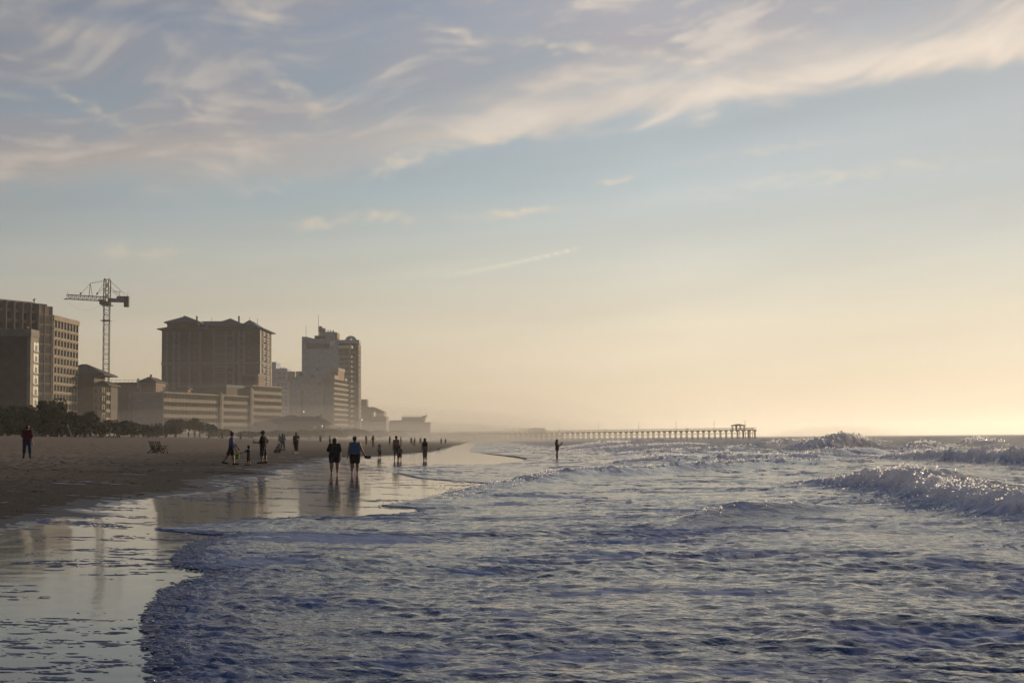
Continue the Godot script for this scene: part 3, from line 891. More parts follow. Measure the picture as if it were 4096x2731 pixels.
func white_tower() -> void:
	var b := hotel("white_tower", "tall white tower with a blank front, an arched roof edge and stacked sea balconies", -101.6, 890.0)
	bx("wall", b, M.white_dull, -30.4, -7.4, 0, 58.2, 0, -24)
	# rising crown on the left
	var st := tri_st()
	var prof := [Vector3(-30.4, 58.2, 0), Vector3(-30.4, 64.4, 0), Vector3(-27.0, 64.3, 0), Vector3(-21.5, 62.8, 0), Vector3(-7.4, 63.0, 0), Vector3(-7.4, 58.2, 0)]
	var back := Vector3(0, 0, -4.0)
	for i in range(1, prof.size() - 1):
		for q in [prof[0], prof[i], prof[i + 1]]:
			st.add_vertex(q)
		for q in [prof[0] + back, prof[i + 1] + back, prof[i] + back]:
			st.add_vertex(q)
	for i in prof.size():
		var j := (i + 1) % prof.size()
		quad(st, prof[i], prof[i] + back, prof[j] + back, prof[j])
	obj("crown", done(st), M.white_dull, b)
	bx("roof_opening", b, M.brown_dark, -27.6, -13.0, 56.9, 59.9, 0.1, 0.01)
	for i in 5:
		bx("roof_opening", b, M.glass, -26.5 + 2.7 * i, -25.0 + 2.7 * i, 57.4, 59.6, 0.16, 0.105)
	bx("penthouse", b, M.white_dull, -20.0, -10.0, 63.0, 67.6, -3, -16)
	bx("penthouse", b, M.warm_orange, -9.98, -8.6, 63.0, 67.2, -3.4, -16)
	bx("lift_house", b, M.bluegrey, -20.2, -16.4, 67.6, 70.0, -3.2, -10)
	bx("lift_house", b, M.bluegrey, -20.2, -18.4, 70.0, 71.2, -3.2, -8)
	bx("tank", b, M.brown_dark, -22.4, -16.0, 63.0, 65.0, 0.4, -2.8)
	for x in [-14.6, -13.0, -11.4]:
		bx("vent", b, M.dark, x - 0.25, x + 0.25, 67.6, 68.9, -5, -6)
	var a := tri_st()
	bar(a, Vector3(-20.4, 62, -3), Vector3(-20.4, 78.6, -3), 0.30, 0.16)
	obj("antenna", done(a), M.dark, b)
	var a2 := tri_st()
	bar(a2, Vector3(-28.2, 62, -3), Vector3(-28.2, 72.0, -3), 0.22, 0.12)
	obj("antenna", done(a2), M.dark, b)
	# the arched head over the sea end
	var ar := tri_st()
	var n := 14
	for i in n:
		var t0 := PI * i / n
		var t1 := PI * (i + 1) / n
		var p0 := Vector3(0.2 - 3.5 * cos(t0), 61.9 + 2.9 * sin(t0), -1)
		var p1 := Vector3(0.2 - 3.5 * cos(t1), 61.9 + 2.9 * sin(t1), -1)
		var q0 := Vector3(0.2 - 0.8 * cos(t0), 62.3 + 0.9 * sin(t0), -1)
		var q1 := Vector3(0.2 - 0.8 * cos(t1), 62.3 + 0.9 * sin(t1), -1)
		var bk := Vector3(0, 0, -5)
		quad(ar, q0, p0, p1, q1)
		quad(ar, q1 + bk, p1 + bk, p0 + bk, q0 + bk)
		quad(ar, p0, p0 + bk, p1 + bk, p1)
		quad(ar, q1, q1 + bk, q0 + bk, q0)
	obj("arch", done(ar), M.white_dull, b)
	bx("arch_base", b, M.white_dull, -7.4, 5.4, 60.2, 62.2, -0.5, -12)
	# recessed balconies facing the camera
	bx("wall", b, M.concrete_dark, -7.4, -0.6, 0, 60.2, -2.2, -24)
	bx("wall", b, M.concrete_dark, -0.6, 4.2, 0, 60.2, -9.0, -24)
	for k in 17:
		var y := 1.6 + 3.1 * k
		bx("balcony_slab", b, M.white_dull, -7.4, 0.0, y, y + 0.28, -0.1, -2.2)
		bx("balcony_rail", b, M.bluegrey, -7.4, -0.1, y + 0.28, y + 1.2, -0.1, -0.22)
		bx("balcony_slab", b, M.white, -0.6, 0.7, y, y + 0.3, -0.4, -8.9)
		bx("balcony_rail", b, M.beige_light, 0.5, 0.68, y + 0.3, y + 1.35, -0.4, -8.9)
		bx("window", b, M.glass, -0.62, -0.54, y + 0.4, y + 2.6, -3.0, -8.2)
		bx("window", b, M.glass, -6.6, -4.4, y + 0.4, y + 2.6, -2.21, -2.12)
		bx("window", b, M.glass, -3.6, -1.4, y + 0.4, y + 2.6, -2.21, -2.12)
		bx("pier", b, M.bluegrey, -4.1, -3.8, y + 0.3, y + 3.08, -0.15, -0.45)
	for k in 18:
		var y2 := 1.6 + 3.1 * k
		var rm := tri_st()
		for i in 8:
			var t2 := PI * 0.5 * i / 8.0
			var t3 := PI * 0.5 * (i + 1) / 8.0
			var e0 := Vector3(-0.5 + 5.9 * sin(t2), 0, -14.0 + 5.6 * cos(t2))
			var e1 := Vector3(-0.5 + 5.9 * sin(t3), 0, -14.0 + 5.6 * cos(t3))
			var o := Vector3(-0.5, 0, -14.0)
			quad(rm, e0 + Vector3(0, y2, 0), e1 + Vector3(0, y2, 0), e1 + Vector3(0, y2 + 1.25, 0), e0 + Vector3(0, y2 + 1.25, 0))
			for q in [o + Vector3(0, y2, 0), e1 + Vector3(0, y2, 0), e0 + Vector3(0, y2, 0)]:
				rm.add_vertex(q)
		obj("curved_balcony", done(rm), M.beige_light, b)
	bx("cornice", b, M.white, -7.5, 0.9, 57.0, 58.6, 0.1, -9.0)
	bx("window", b, M.white, -12.6, -9.6, 58.8, 61.8, 0.12, 0.02)
	# front annex without windows, stepped on the left
	bx("annex", b, M.white_dull, -30.6, -7.0, 0, 41.6, 22.0, 0.02)
	bx("annex", b, M.white_dull, -33.4, -30.6, 0, 38.2, 21.6, 0.0)
	bx("annex", b, M.bluegrey, -27.8, -26.0, 0, 30.0, 22.2, 22.0)
	bx("annex", b, M.concrete_dark, -7.0, -5.2, 0, 37.0, 21.0, 0.02)
	for w in [[-20.5, 43.0], [-20.5, 37.8], [-27.6, 39.0], [-16.5, 33.0]]:
		bx("window", b, M.glass_warm, w[0] - 0.9, w[0] + 0.9, w[1], w[1] + 1.7, 22.02 if w[1] < 41.0 else 0.01, 22.1 if w[1] < 41.0 else 0.08)
	# the sea annex with lit balconies
	var c := hotel("balcony_annex", "lower hotel wing of bright balconies in front of the white tower", -107.0, 850.0, -5.5)
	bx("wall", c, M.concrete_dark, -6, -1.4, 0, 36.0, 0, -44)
	bx("wall", c, M.bluegrey, -6, 0.0, 0, 36.0, 0.3, 0.02)
	bx("head_block", c, M.beige_light, -4.5, 0.4, 36.0, 38.4, -1.0, -12.0)
	bx("head_block", c, M.warm_orange, -4.5, 0.0, 36.0, 41.2, -12.1, -30)
	bx("head_block", c, M.beige_light, -4.7, 0.4, 41.2, 43.2, -12.0, -30.2)
	bx("head_block", c, M.beige_light, -4.5, 0.4, 36.0, 37.6, -30.3, -37)
	for k in 11:
		var y3 := 2.0 + 3.1 * k
		bx("balcony_slab", c, M.beige_light, -1.4, 0.3, y3, y3 + 0.3, -0.3, -44)
		bx("balcony_rail", c, M.pinkish, 0.1, 0.26, y3 + 0.3, y3 + 1.2, -0.3, -44)
		for i in 8:
			bx("partition", c, M.beige_light, -1.4, 0.05, y3 + 0.3, y3 + 3.08, -5.4 * (i + 1) + 0.15, -5.4 * (i + 1) - 0.15)
			bx("window", c, M.glass, -1.42, -1.34, y3 + 0.4, y3 + 2.6, -5.4 * i - 1.0, -5.4 * i - 4.6)

func gabled_block() -> void:
	var b := hotel("gabled_block", "hazy brown hotel with a sloping roof just right of the white tower", -97.8, 980.0)
	bx("wall", b, M.brown, -9.0, 0, 0, 20.0, 0, -26)
	bx("wall", b, M.brown, -9.0, -2.8, 20.0, 26.8, 0.1, -12)
	bx("parapet", b, M.bluegrey, -9.1, -2.7, 26.8, 27.4, 0.2, -12.1)
	var st := tri_st()
	var p := [Vector3(-3.2, 20, -1), Vector3(-3.2, 22.2, -1), Vector3(2.0, 22.0, -1), Vector3(9.2, 18.6, -1), Vector3(9.2, 18.2, -1), Vector3(4.0, 18.2, -1)]
	for i in range(1, 5):
		for q in [p[0], p[i], p[i + 1]]:
			st.add_vertex(q)
	var bk := Vector3(0, 0, -20)
	for i in 6:
		var j := (i + 1) % 6
		quad(st, p[i], p[i] + bk, p[j] + bk, p[j])
	obj("roof", done(st), M.roof, b)
	bx("wall", b, M.beige, 0.02, 10.6, 0, 15.6, -2.0, -22)
	bx("wall", b, M.beige, 3.2, 8.8, 15.6, 18.2, -2.2, -18)
	for k in 4:
		var y := 2.4 + 3.2 * k
		for i in 6:
			bx("window", b, M.glass_warm, 0.5 + 1.7 * i, 1.75 + 1.7 * i, y, y + 1.8, -1.95, -2.02)
	for i in 3:
		bx("window", b, M.white, 3.5 + 1.8 * i, 4.7 + 1.8 * i, 15.9, 17.9, -2.12, -2.22)

func pier_restaurant() -> void:
	var b := hotel("pier_building", "squat hazy building at the landward end of the pier with small hoops along its roof", -67.7, 1150.0)
	bx("wall", b, M.brown, -36.6, 0.0, 0, 12.6, 0, -24)
	bx("roof_slab", b, M.roof, -37.2, -22.0, 12.6, 13.5, 0.6, -24)
	bx("roof_slab", b, M.roof, -32.0, -24.0, 13.5, 15.0, -2, -14)
	bx("upper_storey", b, M.brown, -22.0, -6.2, 12.6, 17.6, -0.6, -20)
	bx("upper_storey", b, M.brown, -24.6, -22.0, 12.6, 15.2, -0.6, -20)
	for i in 7:
		var st := tri_st()
		var x := -20.6 + 2.24 * i
		for k in 8:
			var t0 := PI * k / 8.0
			var t1 := PI * (k + 1) / 8.0
			bar(st, Vector3(x - 0.75 * cos(t0), 18.4 + 0.75 * sin(t0), -0.8), Vector3(x - 0.75 * cos(t1), 18.4 + 0.75 * sin(t1), -0.8), 0.2)
		bar(st, Vector3(x - 0.75, 17.5, -0.8), Vector3(x - 0.75, 18.4, -0.8), 0.2)
		bar(st, Vector3(x + 0.75, 17.5, -0.8), Vector3(x + 0.75, 18.4, -0.8), 0.2)
		obj("roof_hoop", done(st), M.dark, b)
	var f := tri_st()
	var pr := [Vector3(-6.6, 12.6, -0.5), Vector3(-5.8, 18.2, -0.5), Vector3(-1.8, 19.2, -0.5), Vector3(-3.6, 17.0, -0.5), Vector3(-4.0, 12.6, -0.5)]
	for i in range(1, 4):
		for q in [pr[0], pr[i], pr[i + 1]]:
			f.add_vertex(q)
	for i in 5:
		var j := (i + 1) % 5
		quad(f, pr[i], pr[i] + Vector3(0, 0, -16), pr[j] + Vector3(0, 0, -16), pr[j])
	obj("slanted_fin", done(f), M.roof, b)
	bx("canopy_roof", b, M.roof, -5.0, 1.0, 12.62, 13.2, 1.2, -18)
	for x in [-4.2, -2.2, -0.3]:
		bx("canopy_post", b, M.dark, x - 0.15, x + 0.15, 9.6, 12.6, 0.9, 0.6)
	bx("deck", b, M.brown_dark, -36, 0.6, 9.0, 9.6, 1.4, 0.02)
	panes_front(b, M.glass_warm, 0.005, [10.0], 1.8, -6.0, 2.9, 6, 1.8)
	bx("deck_support", b, M.brown_dark, -1.6, 0.0, 0, 9.0, 1.2, 0.2)

func dark_house() -> void:
	var b := hotel("dark_roofed_house", "dark beach house with broad hipped roofs and a small gable below the white tower", -76.4, 600.0)
	bx("wall", b, M.brown_dark, -23, -2.6, 0, 6.6, 0, -14)
	bx("wall", b, M.brown, -8.0, 0.0, 0, 3.2, 2.0, -8)
	hip("roof", b, M.roof, -23.5, -2.2, 0.4, -14, 7.2, 2.6, 1.0)
	hip("roof", b, M.roof, -12.0, -0.4, 2.2, -12, 6.6, 3.4, 0.8)
	hip("porch_roof", b, M.roof, -10.0, 2.2, 3.2, -8, 3.6, 1.4, 0.6)
	bx("chimney", b, M.beige, -4.6, -3.7, 7.0, 10.8, 1.0, 0.2)
	for x in [-7.0, -4.2, -1.4]:
		bx("window", b, M.white, x - 0.6, x + 0.6, 4.0, 5.6, 0.09, 0.005)
	for x in [-9.0, -5.0, -1.0, 1.8]:
		bx("post", b, M.beige, x - 0.12, x + 0.12, 0, 3.2, 3.0, 2.76)
	var c := hotel("low_brown_house", "low brown house with a flat hipped roof at the foot of the banded hotel", -92.6, 640.0)
	bx("wall", c, M.brown, -16, 0, 0, 8.0, 0, -14)
	hip("roof", c, M.roof, -16, 0, 0, -14, 8.5, 2.6, 1.0)
	panes_front(c, M.glass_warm, -0.01, [3.0, 5.6], 1.3, -1.5, 3.2, 4, 1.3)
	var lamps := [[-96.6, 14.9, 652.0, "high lamp on a pole above the low brown house"], [-88.0, 9.6, 612.0, "bright bluish lamp on a pole over the dark beach house roof"], [-76.6, 7.5, 566.0, "bright bluish lamp on a pole in front of the dark beach house"], [-60.2, 9.7, 560.0, "small lamp on a pole at the foot of the white tower"]]
	for q in lamps:
		var l := thing("lamp_post", q[3], "street lamp", Vector3(q[0], 2.5, -q[2]))
		var st := tri_st()
		bar(st, Vector3.ZERO, Vector3(0, q[1] - 2.5 - 0.2, 0), 0.18, 0.11)
		bar(st, Vector3(0, q[1] - 2.7, 0), Vector3(0.8, q[1] - 2.6, 0), 0.1)
		obj("pole", done(st), M.dark, l)
		var s := SphereMesh.new()
		s.radius = 0.24
		s.height = 0.44
		s.radial_segments = 10
		s.rings = 5
		obj("lamp_globe", s, M.lamp_glow, l, Vector3(0.85, q[1] - 2.75, 0))

func far_skyline() -> void:
	var b := hotel("distant_block", "faint distant hotel block on the horizon above the middle of the pier", 97.0, 4200.0)
	b.scale = Vector3.ONE * 1.68
	bx("wall", b, M.beige_light, -31, 0, 0, 17.5, 0, -30)
	bx("wall", b, M.beige_light, -62, 30, 0, 5.6, 4, -30)
	bx("roof_house", b, M.beige_light, -22, -16, 17.5, 19.0, -3, -10)
	var c := hotel("distant_block", "faint long row of distant buildings on the horizon at the land end of the pier", -104.0, 4200.0)
	c.scale = Vector3.ONE * 1.68
	bx("wall", c, M.beige_light, -64, 0, 0, 7.0, 0, -30)
	bx("wall", c, M.beige_light, -30, -18, 7.0, 10.5, -2, -30)
	bx("wall", c, M.beige_light, -66, -54, 7.0, 9.6, -2, -30)
	bx("wall", c, M.beige_light, 6, 34, 0, 4.5, 2, -30)

# ------------------------------------------------------------------ crane
func lattice(st: SurfaceTool, a: Vector3, b: Vector3, w: float, h: float, n: int, chord: float, web: float, up: Vector3) -> void:
	var d := (b - a).normalized()
	var s := d.cross(up).normalized()
	var t := s.cross(d).normalized()
	var c := [a - s * w * 0.5 - t * h * 0.5, a + s * w * 0.5 - t * h * 0.5, a + s * w * 0.5 + t * h * 0.5, a - s * w * 0.5 + t * h * 0.5]
	var l := b - a
	for p in c:
		bar(st, p, p + l, chord)
	for k in n:
		var f0: Vector3 = l * (float(k) / n)
		var f1: Vector3 = l * (float(k + 1) / n)
		for e in 4:
			var p0: Vector3 = c[e]
			var p1: Vector3 = c[(e + 1) % 4]
			if (k + e) % 2 == 0:
				bar(st, p0 + f0, p1 + f1, web)
			else:
				bar(st, p1 + f0, p0 + f1, web)
			bar(st, p0 + f1, p1 + f1, web)

func tower_crane() -> void:
	var c := thing("tower_crane", "lattice tower crane with its jib pointing left above the small brown hotel", "crane", Vector3(-160.3, 3.0, -560.0))
	var st := tri_st()
	var base := 54.0
	lattice(st, Vector3(0, 0, 0), Vector3(0, base - 1.4, 0), 2.2, 2.2, 27, 0.22, 0.11, Vector3(0.45, 0, 0.9))
	box_st(st, -1.9, 1.9, 46.2, 46.5, -1.9, 1.9)
	obj("mast", done(st), M.crane, c)
	st = tri_st()
	box_st(st, -1.45, 1.35, base - 1.7, base - 0.1, -1.4, 1.4)
	box_st(st, -1.9, 2.2, base - 1.75, base - 1.4, -1.5, 1.5)
	obj("slewing_ring", done(st), M.crane, c)
	var dir := Vector3(-0.72, 0, 0.69)
	var o := Vector3(0, base + 0.9, 0)
	st = tri_st()
	lattice(st, o + dir * 0.6, o + dir * 16.8 + Vector3(0, -0.1, 0), 1.5, 1.7, 19, 0.18, 0.08, Vector3.UP)
	bar(st, o + dir * 16.8 + Vector3(0, -0.9, 0), o + dir * 18.0 + Vector3(0, -1.1, 0), 0.4)
	bar(st, o + dir * 16.6 + Vector3(0, 0.9, 0), o + dir * 16.6 + Vector3(0, 2.3, 0), 0.10)
	obj("jib", done(st), M.crane, c)
	st = tri_st()
	lattice(st, Vector3(0, base, 0), Vector3(0.15, base + 8.7, 0), 1.7, 2.0, 4, 0.36, 0.16, Vector3(0.9, 0, 0.2))
	bar(st, Vector3(-0.9, base + 8.6, 0), Vector3(-0.9, base + 9.2, 0), 0.5)
	bar(st, Vector3(1.0, base + 8.6, 0), Vector3(1.0, base + 9.2, 0), 0.5)
	obj("tower_top", done(st), M.crane, c)
	st = tri_st()
	var e := -dir
	bar(st, o + e * 0.8 + Vector3(0, -0.3, 0), o + e * 8.0 + Vector3(0, -0.1, 0), 1.5)
	bar(st, o + e * 4.6 + Vector3(0, 0.7, 0), o + e * 7.0 + Vector3(0, 0.9, 0), 1.5)
	bar(st, o + e * 5.6 + Vector3(0, 1.4, 0), o + e * 5.6 + Vector3(0, 3.4, 0), 0.18)
	bar(st, o + e * 3.0 + Vector3(0, 3.3, 0), o + e * 6.0 + Vector3(0, 3.4, 0), 0.22)
	obj("counter_jib", done(st), M.crane, c)
	st = tri_st()
	var k := o + e * 8.6
	bar(st, k + Vector3(0, -2.6, 0), k + Vector3(0, 1.7, 0), 1.75)
	bar(st, k + Vector3(0.4, 1.7, 0), k + Vector3(0.4, 3.0, 0), 0.10)
	obj("counterweight", done(st), M.dark, c)
	st = tri_st()
	var top := Vector3(-0.7, base + 8.6, 0)
	var strut := o + dir * 7.2 + Vector3(0, 5.8, 0)
	bar(st, o + dir * 7.6 + Vector3(0, 0.9, 0), strut, 0.16)
	bar(st, o + dir * 6.2 + Vector3(0, 0.9, 0), strut, 0.12)
	for q in [[top, strut], [top + Vector3(0, -0.7, 0), strut], [strut, o + dir * 11.2 + Vector3(0, 1.2, 0)], [top + Vector3(0, -0.6, 0), o + dir * 4.6 + Vector3(0, 1.6, 0)], [top + Vector3(0, -2.6, 0), o + dir * 4.6 + Vector3(0, 1.2, 0)]]:
		bar(st, q[0], q[1], 0.09)
	for q in [[8.0, 2.4], [4.5, 0.9], [5.6, 1.5]]:
		bar(st, Vector3(0.9, base + q[0] + 0.4, 0), o + e * (8.0 if q[0] > 7.0 else 6.0) + Vector3(0, q[1], 0), 0.10)
	for q in [o + dir * 11.4 + Vector3(0, 1.2, 0), o + dir * 4.4 + Vector3(0, 1.6, 0)]:
		bar(st, q, q + Vector3(0.4, 0.7, 0), 0.5)
	obj("stay_rods", done(st), M.dark, c)
	st = tri_st()
	var p0 := o + dir * 17.4 + Vector3(0, -1.2, 0)
	var p1 := o + dir * 1.5 + Vector3(0, -1.4, 0)
	for i in 12:
		var t0 := i / 12.0
		var t1 := (i + 1) / 12.0
		bar(st, p0.lerp(p1, t0) - Vector3(0, 4.0 * 3.6 * t0 * (1.0 - t0), 0), p0.lerp(p1, t1) - Vector3(0, 4.0 * 3.6 * t1 * (1.0 - t1), 0), 0.035)
	obj("slack_cable", done(st), M.dark, c)
	bx("cab", c, M.crane, -2.6, -1.5, base - 1.2, base + 0.7, 1.4, 0.2)

# ------------------------------------------------------------------ pier
const PIER_A := Vector3(-60.0, 5.05, -978.0)
const PIER_B := Vector3(153.0, 5.95, -900.0)

func pier() -> void:
	var along := PIER_B - PIER_A
	var n := 62
	var p := thing("fishing_pier", "long wooden pier on rows of braced piles running out over the surf", "pier", PIER_A)
	p.rotation.y = atan2(-along.z, along.x)
	p.rotation_order = EULER_ORDER_YXZ
	var L := Vector2(along.x, along.z).length()
	var slope := along.y / L
	# in the pier's own axes: x runs out to sea, z across
	var deck := tri_st()
	for i in n:
		var xa := L * i / n
		var xb := L * (i + 1) / n
		var y := slope * (xa + xb) * 0.5
		box_st(deck, xa, xb, y - 0.40, y, -2.6, 2.6)
	box_st(deck, L - 10.0, L + 0.01, slope * L - 0.42, slope * L + 0.02, -6.0, 6.0)
	obj("deck", done(deck), M.pier_wood, p)
	for s in [-2.55, 2.55]:
		var r := tri_st()
		var m := n * 2
		for i in m:
			var xa := L * i / m
			var xb := L * (i + 1) / m
			var ya := slope * xa
			var yb := slope * xb
			bar(r, Vector3(xa, ya + 1.12, s), Vector3(xb, yb + 1.12, s), 0.16)
			bar(r, Vector3(xa, ya + 0.70, s), Vector3(xb, yb + 0.70, s), 0.07)
			bar(r, Vector3(xa, ya + 0.35, s), Vector3(xb, yb + 0.35, s), 0.07)
			bar(r, Vector3(xa, ya, s), Vector3(xa, ya + 1.1, s), 0.12)
		obj("railing", done(r), M.pier_wood, p)
	var r2 := tri_st()
	for q in [[L - 10.0, L, -5.9, -5.9], [L - 10.0, L, 5.9, 5.9], [L - 0.1, L - 0.1, -5.9, 5.9]]:
		bar(r2, Vector3(q[0], slope * L + 1.12, q[2]), Vector3(q[1], slope * L + 1.12, q[3]), 0.18)
		bar(r2, Vector3(q[0], slope * L + 0.6, q[2]), Vector3(q[1], slope * L + 0.6, q[3]), 0.08)
	for i in 11:
		bar(r2, Vector3(L - 10.0 + i, slope * L, 5.9), Vector3(L - 10.0 + i, slope * L + 1.1, 5.9), 0.13)
	obj("railing", done(r2), M.pier_wood, p)
	var pile := CylinderMesh.new()
	pile.top_radius = 0.17
	pile.bottom_radius = 0.21
	pile.height = 8.2
	pile.radial_segments = 7
	pile.rings = 1
	var cap := box_mesh(Vector3(0.42, 0.55, 5.6))
	var knee := tri_st()
	for z in [-2.0, 0.0, 2.0]:
		bar(knee, Vector3(-0.95, -0.42, z), Vector3(-0.1, -1.2, z), 0.25)
		bar(knee, Vector3(0.95, -0.42, z), Vector3(0.1, -1.2, z), 0.25)
	var knees := done(knee)
	var br := tri_st()
	var sp := L / n
	for z in [-2.0, 2.0]:
		bar(br, Vector3(0.2, -1.5, z), Vector3(sp - 0.2, -3.0, z), 0.09)
		bar(br, Vector3(0.2, -3.0, z), Vector3(sp - 0.2, -1.5, z), 0.09)
	var brace := done(br)
	for i in n + 1:
		var x := L * i / n
		var y := slope * x
		for z in [-2.1, 0.0, 2.1]:
			var o := obj("pile", pile, M.pier_wood, p, Vector3(x, y - 0.6 - 4.1, z * 1.06))
			o.rotation.x = -0.05 * signf(z)
		obj("pile_cap", cap, M.pier_wood, p, Vector3(x, y - 0.67, 0))
		obj("knee_brace", knees, M.pier_wood, p, Vector3(x, y, 0))
		if i < n:
			obj("cross_brace", brace, M.pier_wood, p, Vector3(x, y, 0))
	for q in [[-8.6, -5.2], [-7.0, -5.2], [-5.4, -5.2], [-3.6, -5.2], [-0.5, -5.2], [-8.6, 5.2], [-6.2, 5.2], [-3.0, 5.2], [-0.5, 5.2]]:
		obj("pile", pile, M.pier_wood, p, Vector3(L + q[0], slope * L - 4.6, q[1]))

func on_pier(t: float, z := 0.0) -> Vector3:
	var along := PIER_B - PIER_A
	var side := Vector3(-along.z, 0, along.x).normalized()
	return PIER_A + along * t + side * z

func pier_things() -> void:
	var turn := atan2(78.0, 213.0)
	var pv := thing("pier_pavilion", "open pavilion with a hipped roof near the seaward end of the pier", "pavilion", on_pier(0.954), turn)
	for x in [-3.2, -2.5, -0.3, 0.4, 2.5, 3.2]:
		for z in [-2.4, 2.4]:
			bx("post", pv, M.pier_wood, x - 0.14, x + 0.14, 0.02, 2.4, z + 0.14, z - 0.14)
	hip("roof", pv, M.roof, -3.3, 3.3, 2.5, -2.5, 2.85, 0.8, 0.4)
	var names := ["nearest the land", "second from the land", "third from the land", "nearest the sea"]
	var ts := [0.272, 0.303, 0.332, 0.363]
	for i in 4:
		var s := thing("shade_roof", "small flat shade roof on the pier, %s of the four" % names[i], "shelter", on_pier(ts[i]), turn, "shade roofs on the pier")
		bx("roof", s, M.roof, -3.1, 3.1, 2.5, 2.72, 1.4, -1.4)
		for x in [-2.4, 2.4]:
			bx("post", s, M.pier_wood, x - 0.1, x + 0.1, 0.02, 2.5, 0.1, -0.1)
	var tl := [0.036, 0.1686, 0.2982, 0.4225, 0.5441, 0.6639, 0.7735, 0.8833, 0.9711]
	var which := ["first from the land, beside the pier building", "second from the land, left of the shade roofs", "third from the land, left of the distant block", "fourth from the land, above the woman in the water", "fifth from the land", "sixth from the land", "third left of the pavilion", "just left of the pavilion", "last one, at the right edge of the pavilion"]
	for i in 9:
		var t := float(tl[i])
		var l := thing("pier_lamp", "thin lamp pole on the pier, " + which[i], "lamp post", on_pier(t, -2.5), turn, "lamp poles along the pier")
		bx("pole", l, M.dark, -0.07, 0.07, 0.03, 5.4, 0.07, -0.07)
		bx("lamp_head", l, M.dark, -0.1, 0.5, 5.4, 5.55, 0.12, -0.12)

# ------------------------------------------------------------------ dune trees and bushes
func crown(seed_: int, rx: float, ry: float, rz: float, n: int, leaf: float) -> ArrayMesh:
	var r := RandomNumberGenerator.new()
	r.seed = seed_
	var clumps := []
	for i in 9:
		var a := r.randf() * TAU
		var e := r.randf_range(-0.5, 1.0)
		clumps.append([Vector3(cos(a) * rx * 0.62 * sqrt(1.0 - e * e * 0.8), e * ry * 0.62, sin(a) * rz * 0.62 * sqrt(1.0 - e * e * 0.8)), r.randf_range(0.26, 0.66), r.randf_range(0.7, 1.35)])
	var V := PackedVector3Array()
	var N := PackedVector3Array()
	var C := PackedColorArray()
	for i in n:
		var c: Array = clumps[r.randi() % clumps.size()]
		var d := Vector3(r.randfn(), r.randfn(), r.randfn()).normalized() * pow(r.randf(), 0.45)
		var p: Vector3 = c[0] + Vector3(d.x * rx, d.y * ry, d.z * rz) * c[1]
		var nn := (d + Vector3(r.randfn(), r.randfn() + 0.4, r.randfn()) * 0.7).normalized()
		var t := nn.cross(Vector3(r.randfn(), r.randfn(), r.randfn())).normalized()
		var b := nn.cross(t)
		var s := leaf * r.randf_range(0.5, 1.3)
		var k: float = c[2] * r.randf_range(0.7, 1.3)
		var col := Color(0.046 * k, 0.043 * k, 0.021 * k)
		for q in [-t * s, b * s * 0.5, t * s, t * s, -b * s * 0.5, -t * s]:
			V.append(p + q)
			N.append(nn)
			C.append(col)
	var arr := []
	arr.resize(Mesh.ARRAY_MAX)
	arr[Mesh.ARRAY_VERTEX] = V
	arr[Mesh.ARRAY_NORMAL] = N
	arr[Mesh.ARRAY_COLOR] = C
	var m := ArrayMesh.new()
	m.add_surface_from_arrays(Mesh.PRIMITIVE_TRIANGLES, arr)
	return m

func tree(called: String, label: String, x: float, d: float, top: float, rx: float, sd: int, group: String, low := 0.0) -> void:
	var y0 := smooth_sand(x, d) - 0.1
	var o := thing(called, label, "tree" if called != "dune_bush" else "bush", Vector3(x, y0, -d), 0.0, group)
	var h := top - y0
	var ry := h * (0.5 if low > 0.5 else 0.40)
	if low > 0.5:
		rx *= 1.35
	var st := tri_st()
	var r := RandomNumberGenerator.new()
	r.seed = sd + 900
	for i in 3:
		var a := r.randf() * TAU
		var k := Vector3(cos(a) * rx * 0.15, h * 0.35, sin(a) * rx * 0.15)
		bar(st, Vector3(0, -0.3, 0), k, 0.30, 0.2)
		for j in 2:
			var b := r.randf() * TAU
			bar(st, k, k + Vector3(cos(b) * rx * 0.45, h * 0.35, sin(b) * rx * 0.45), 0.18, 0.06)
	obj("trunk", done(st), M.bark, o)
	obj("crown", crown(sd, rx, ry, rx * 0.9, int(1100 + 240 * rx * ry), 0.31), M.leaves, o, Vector3(0, h - ry * 1.02, 0))

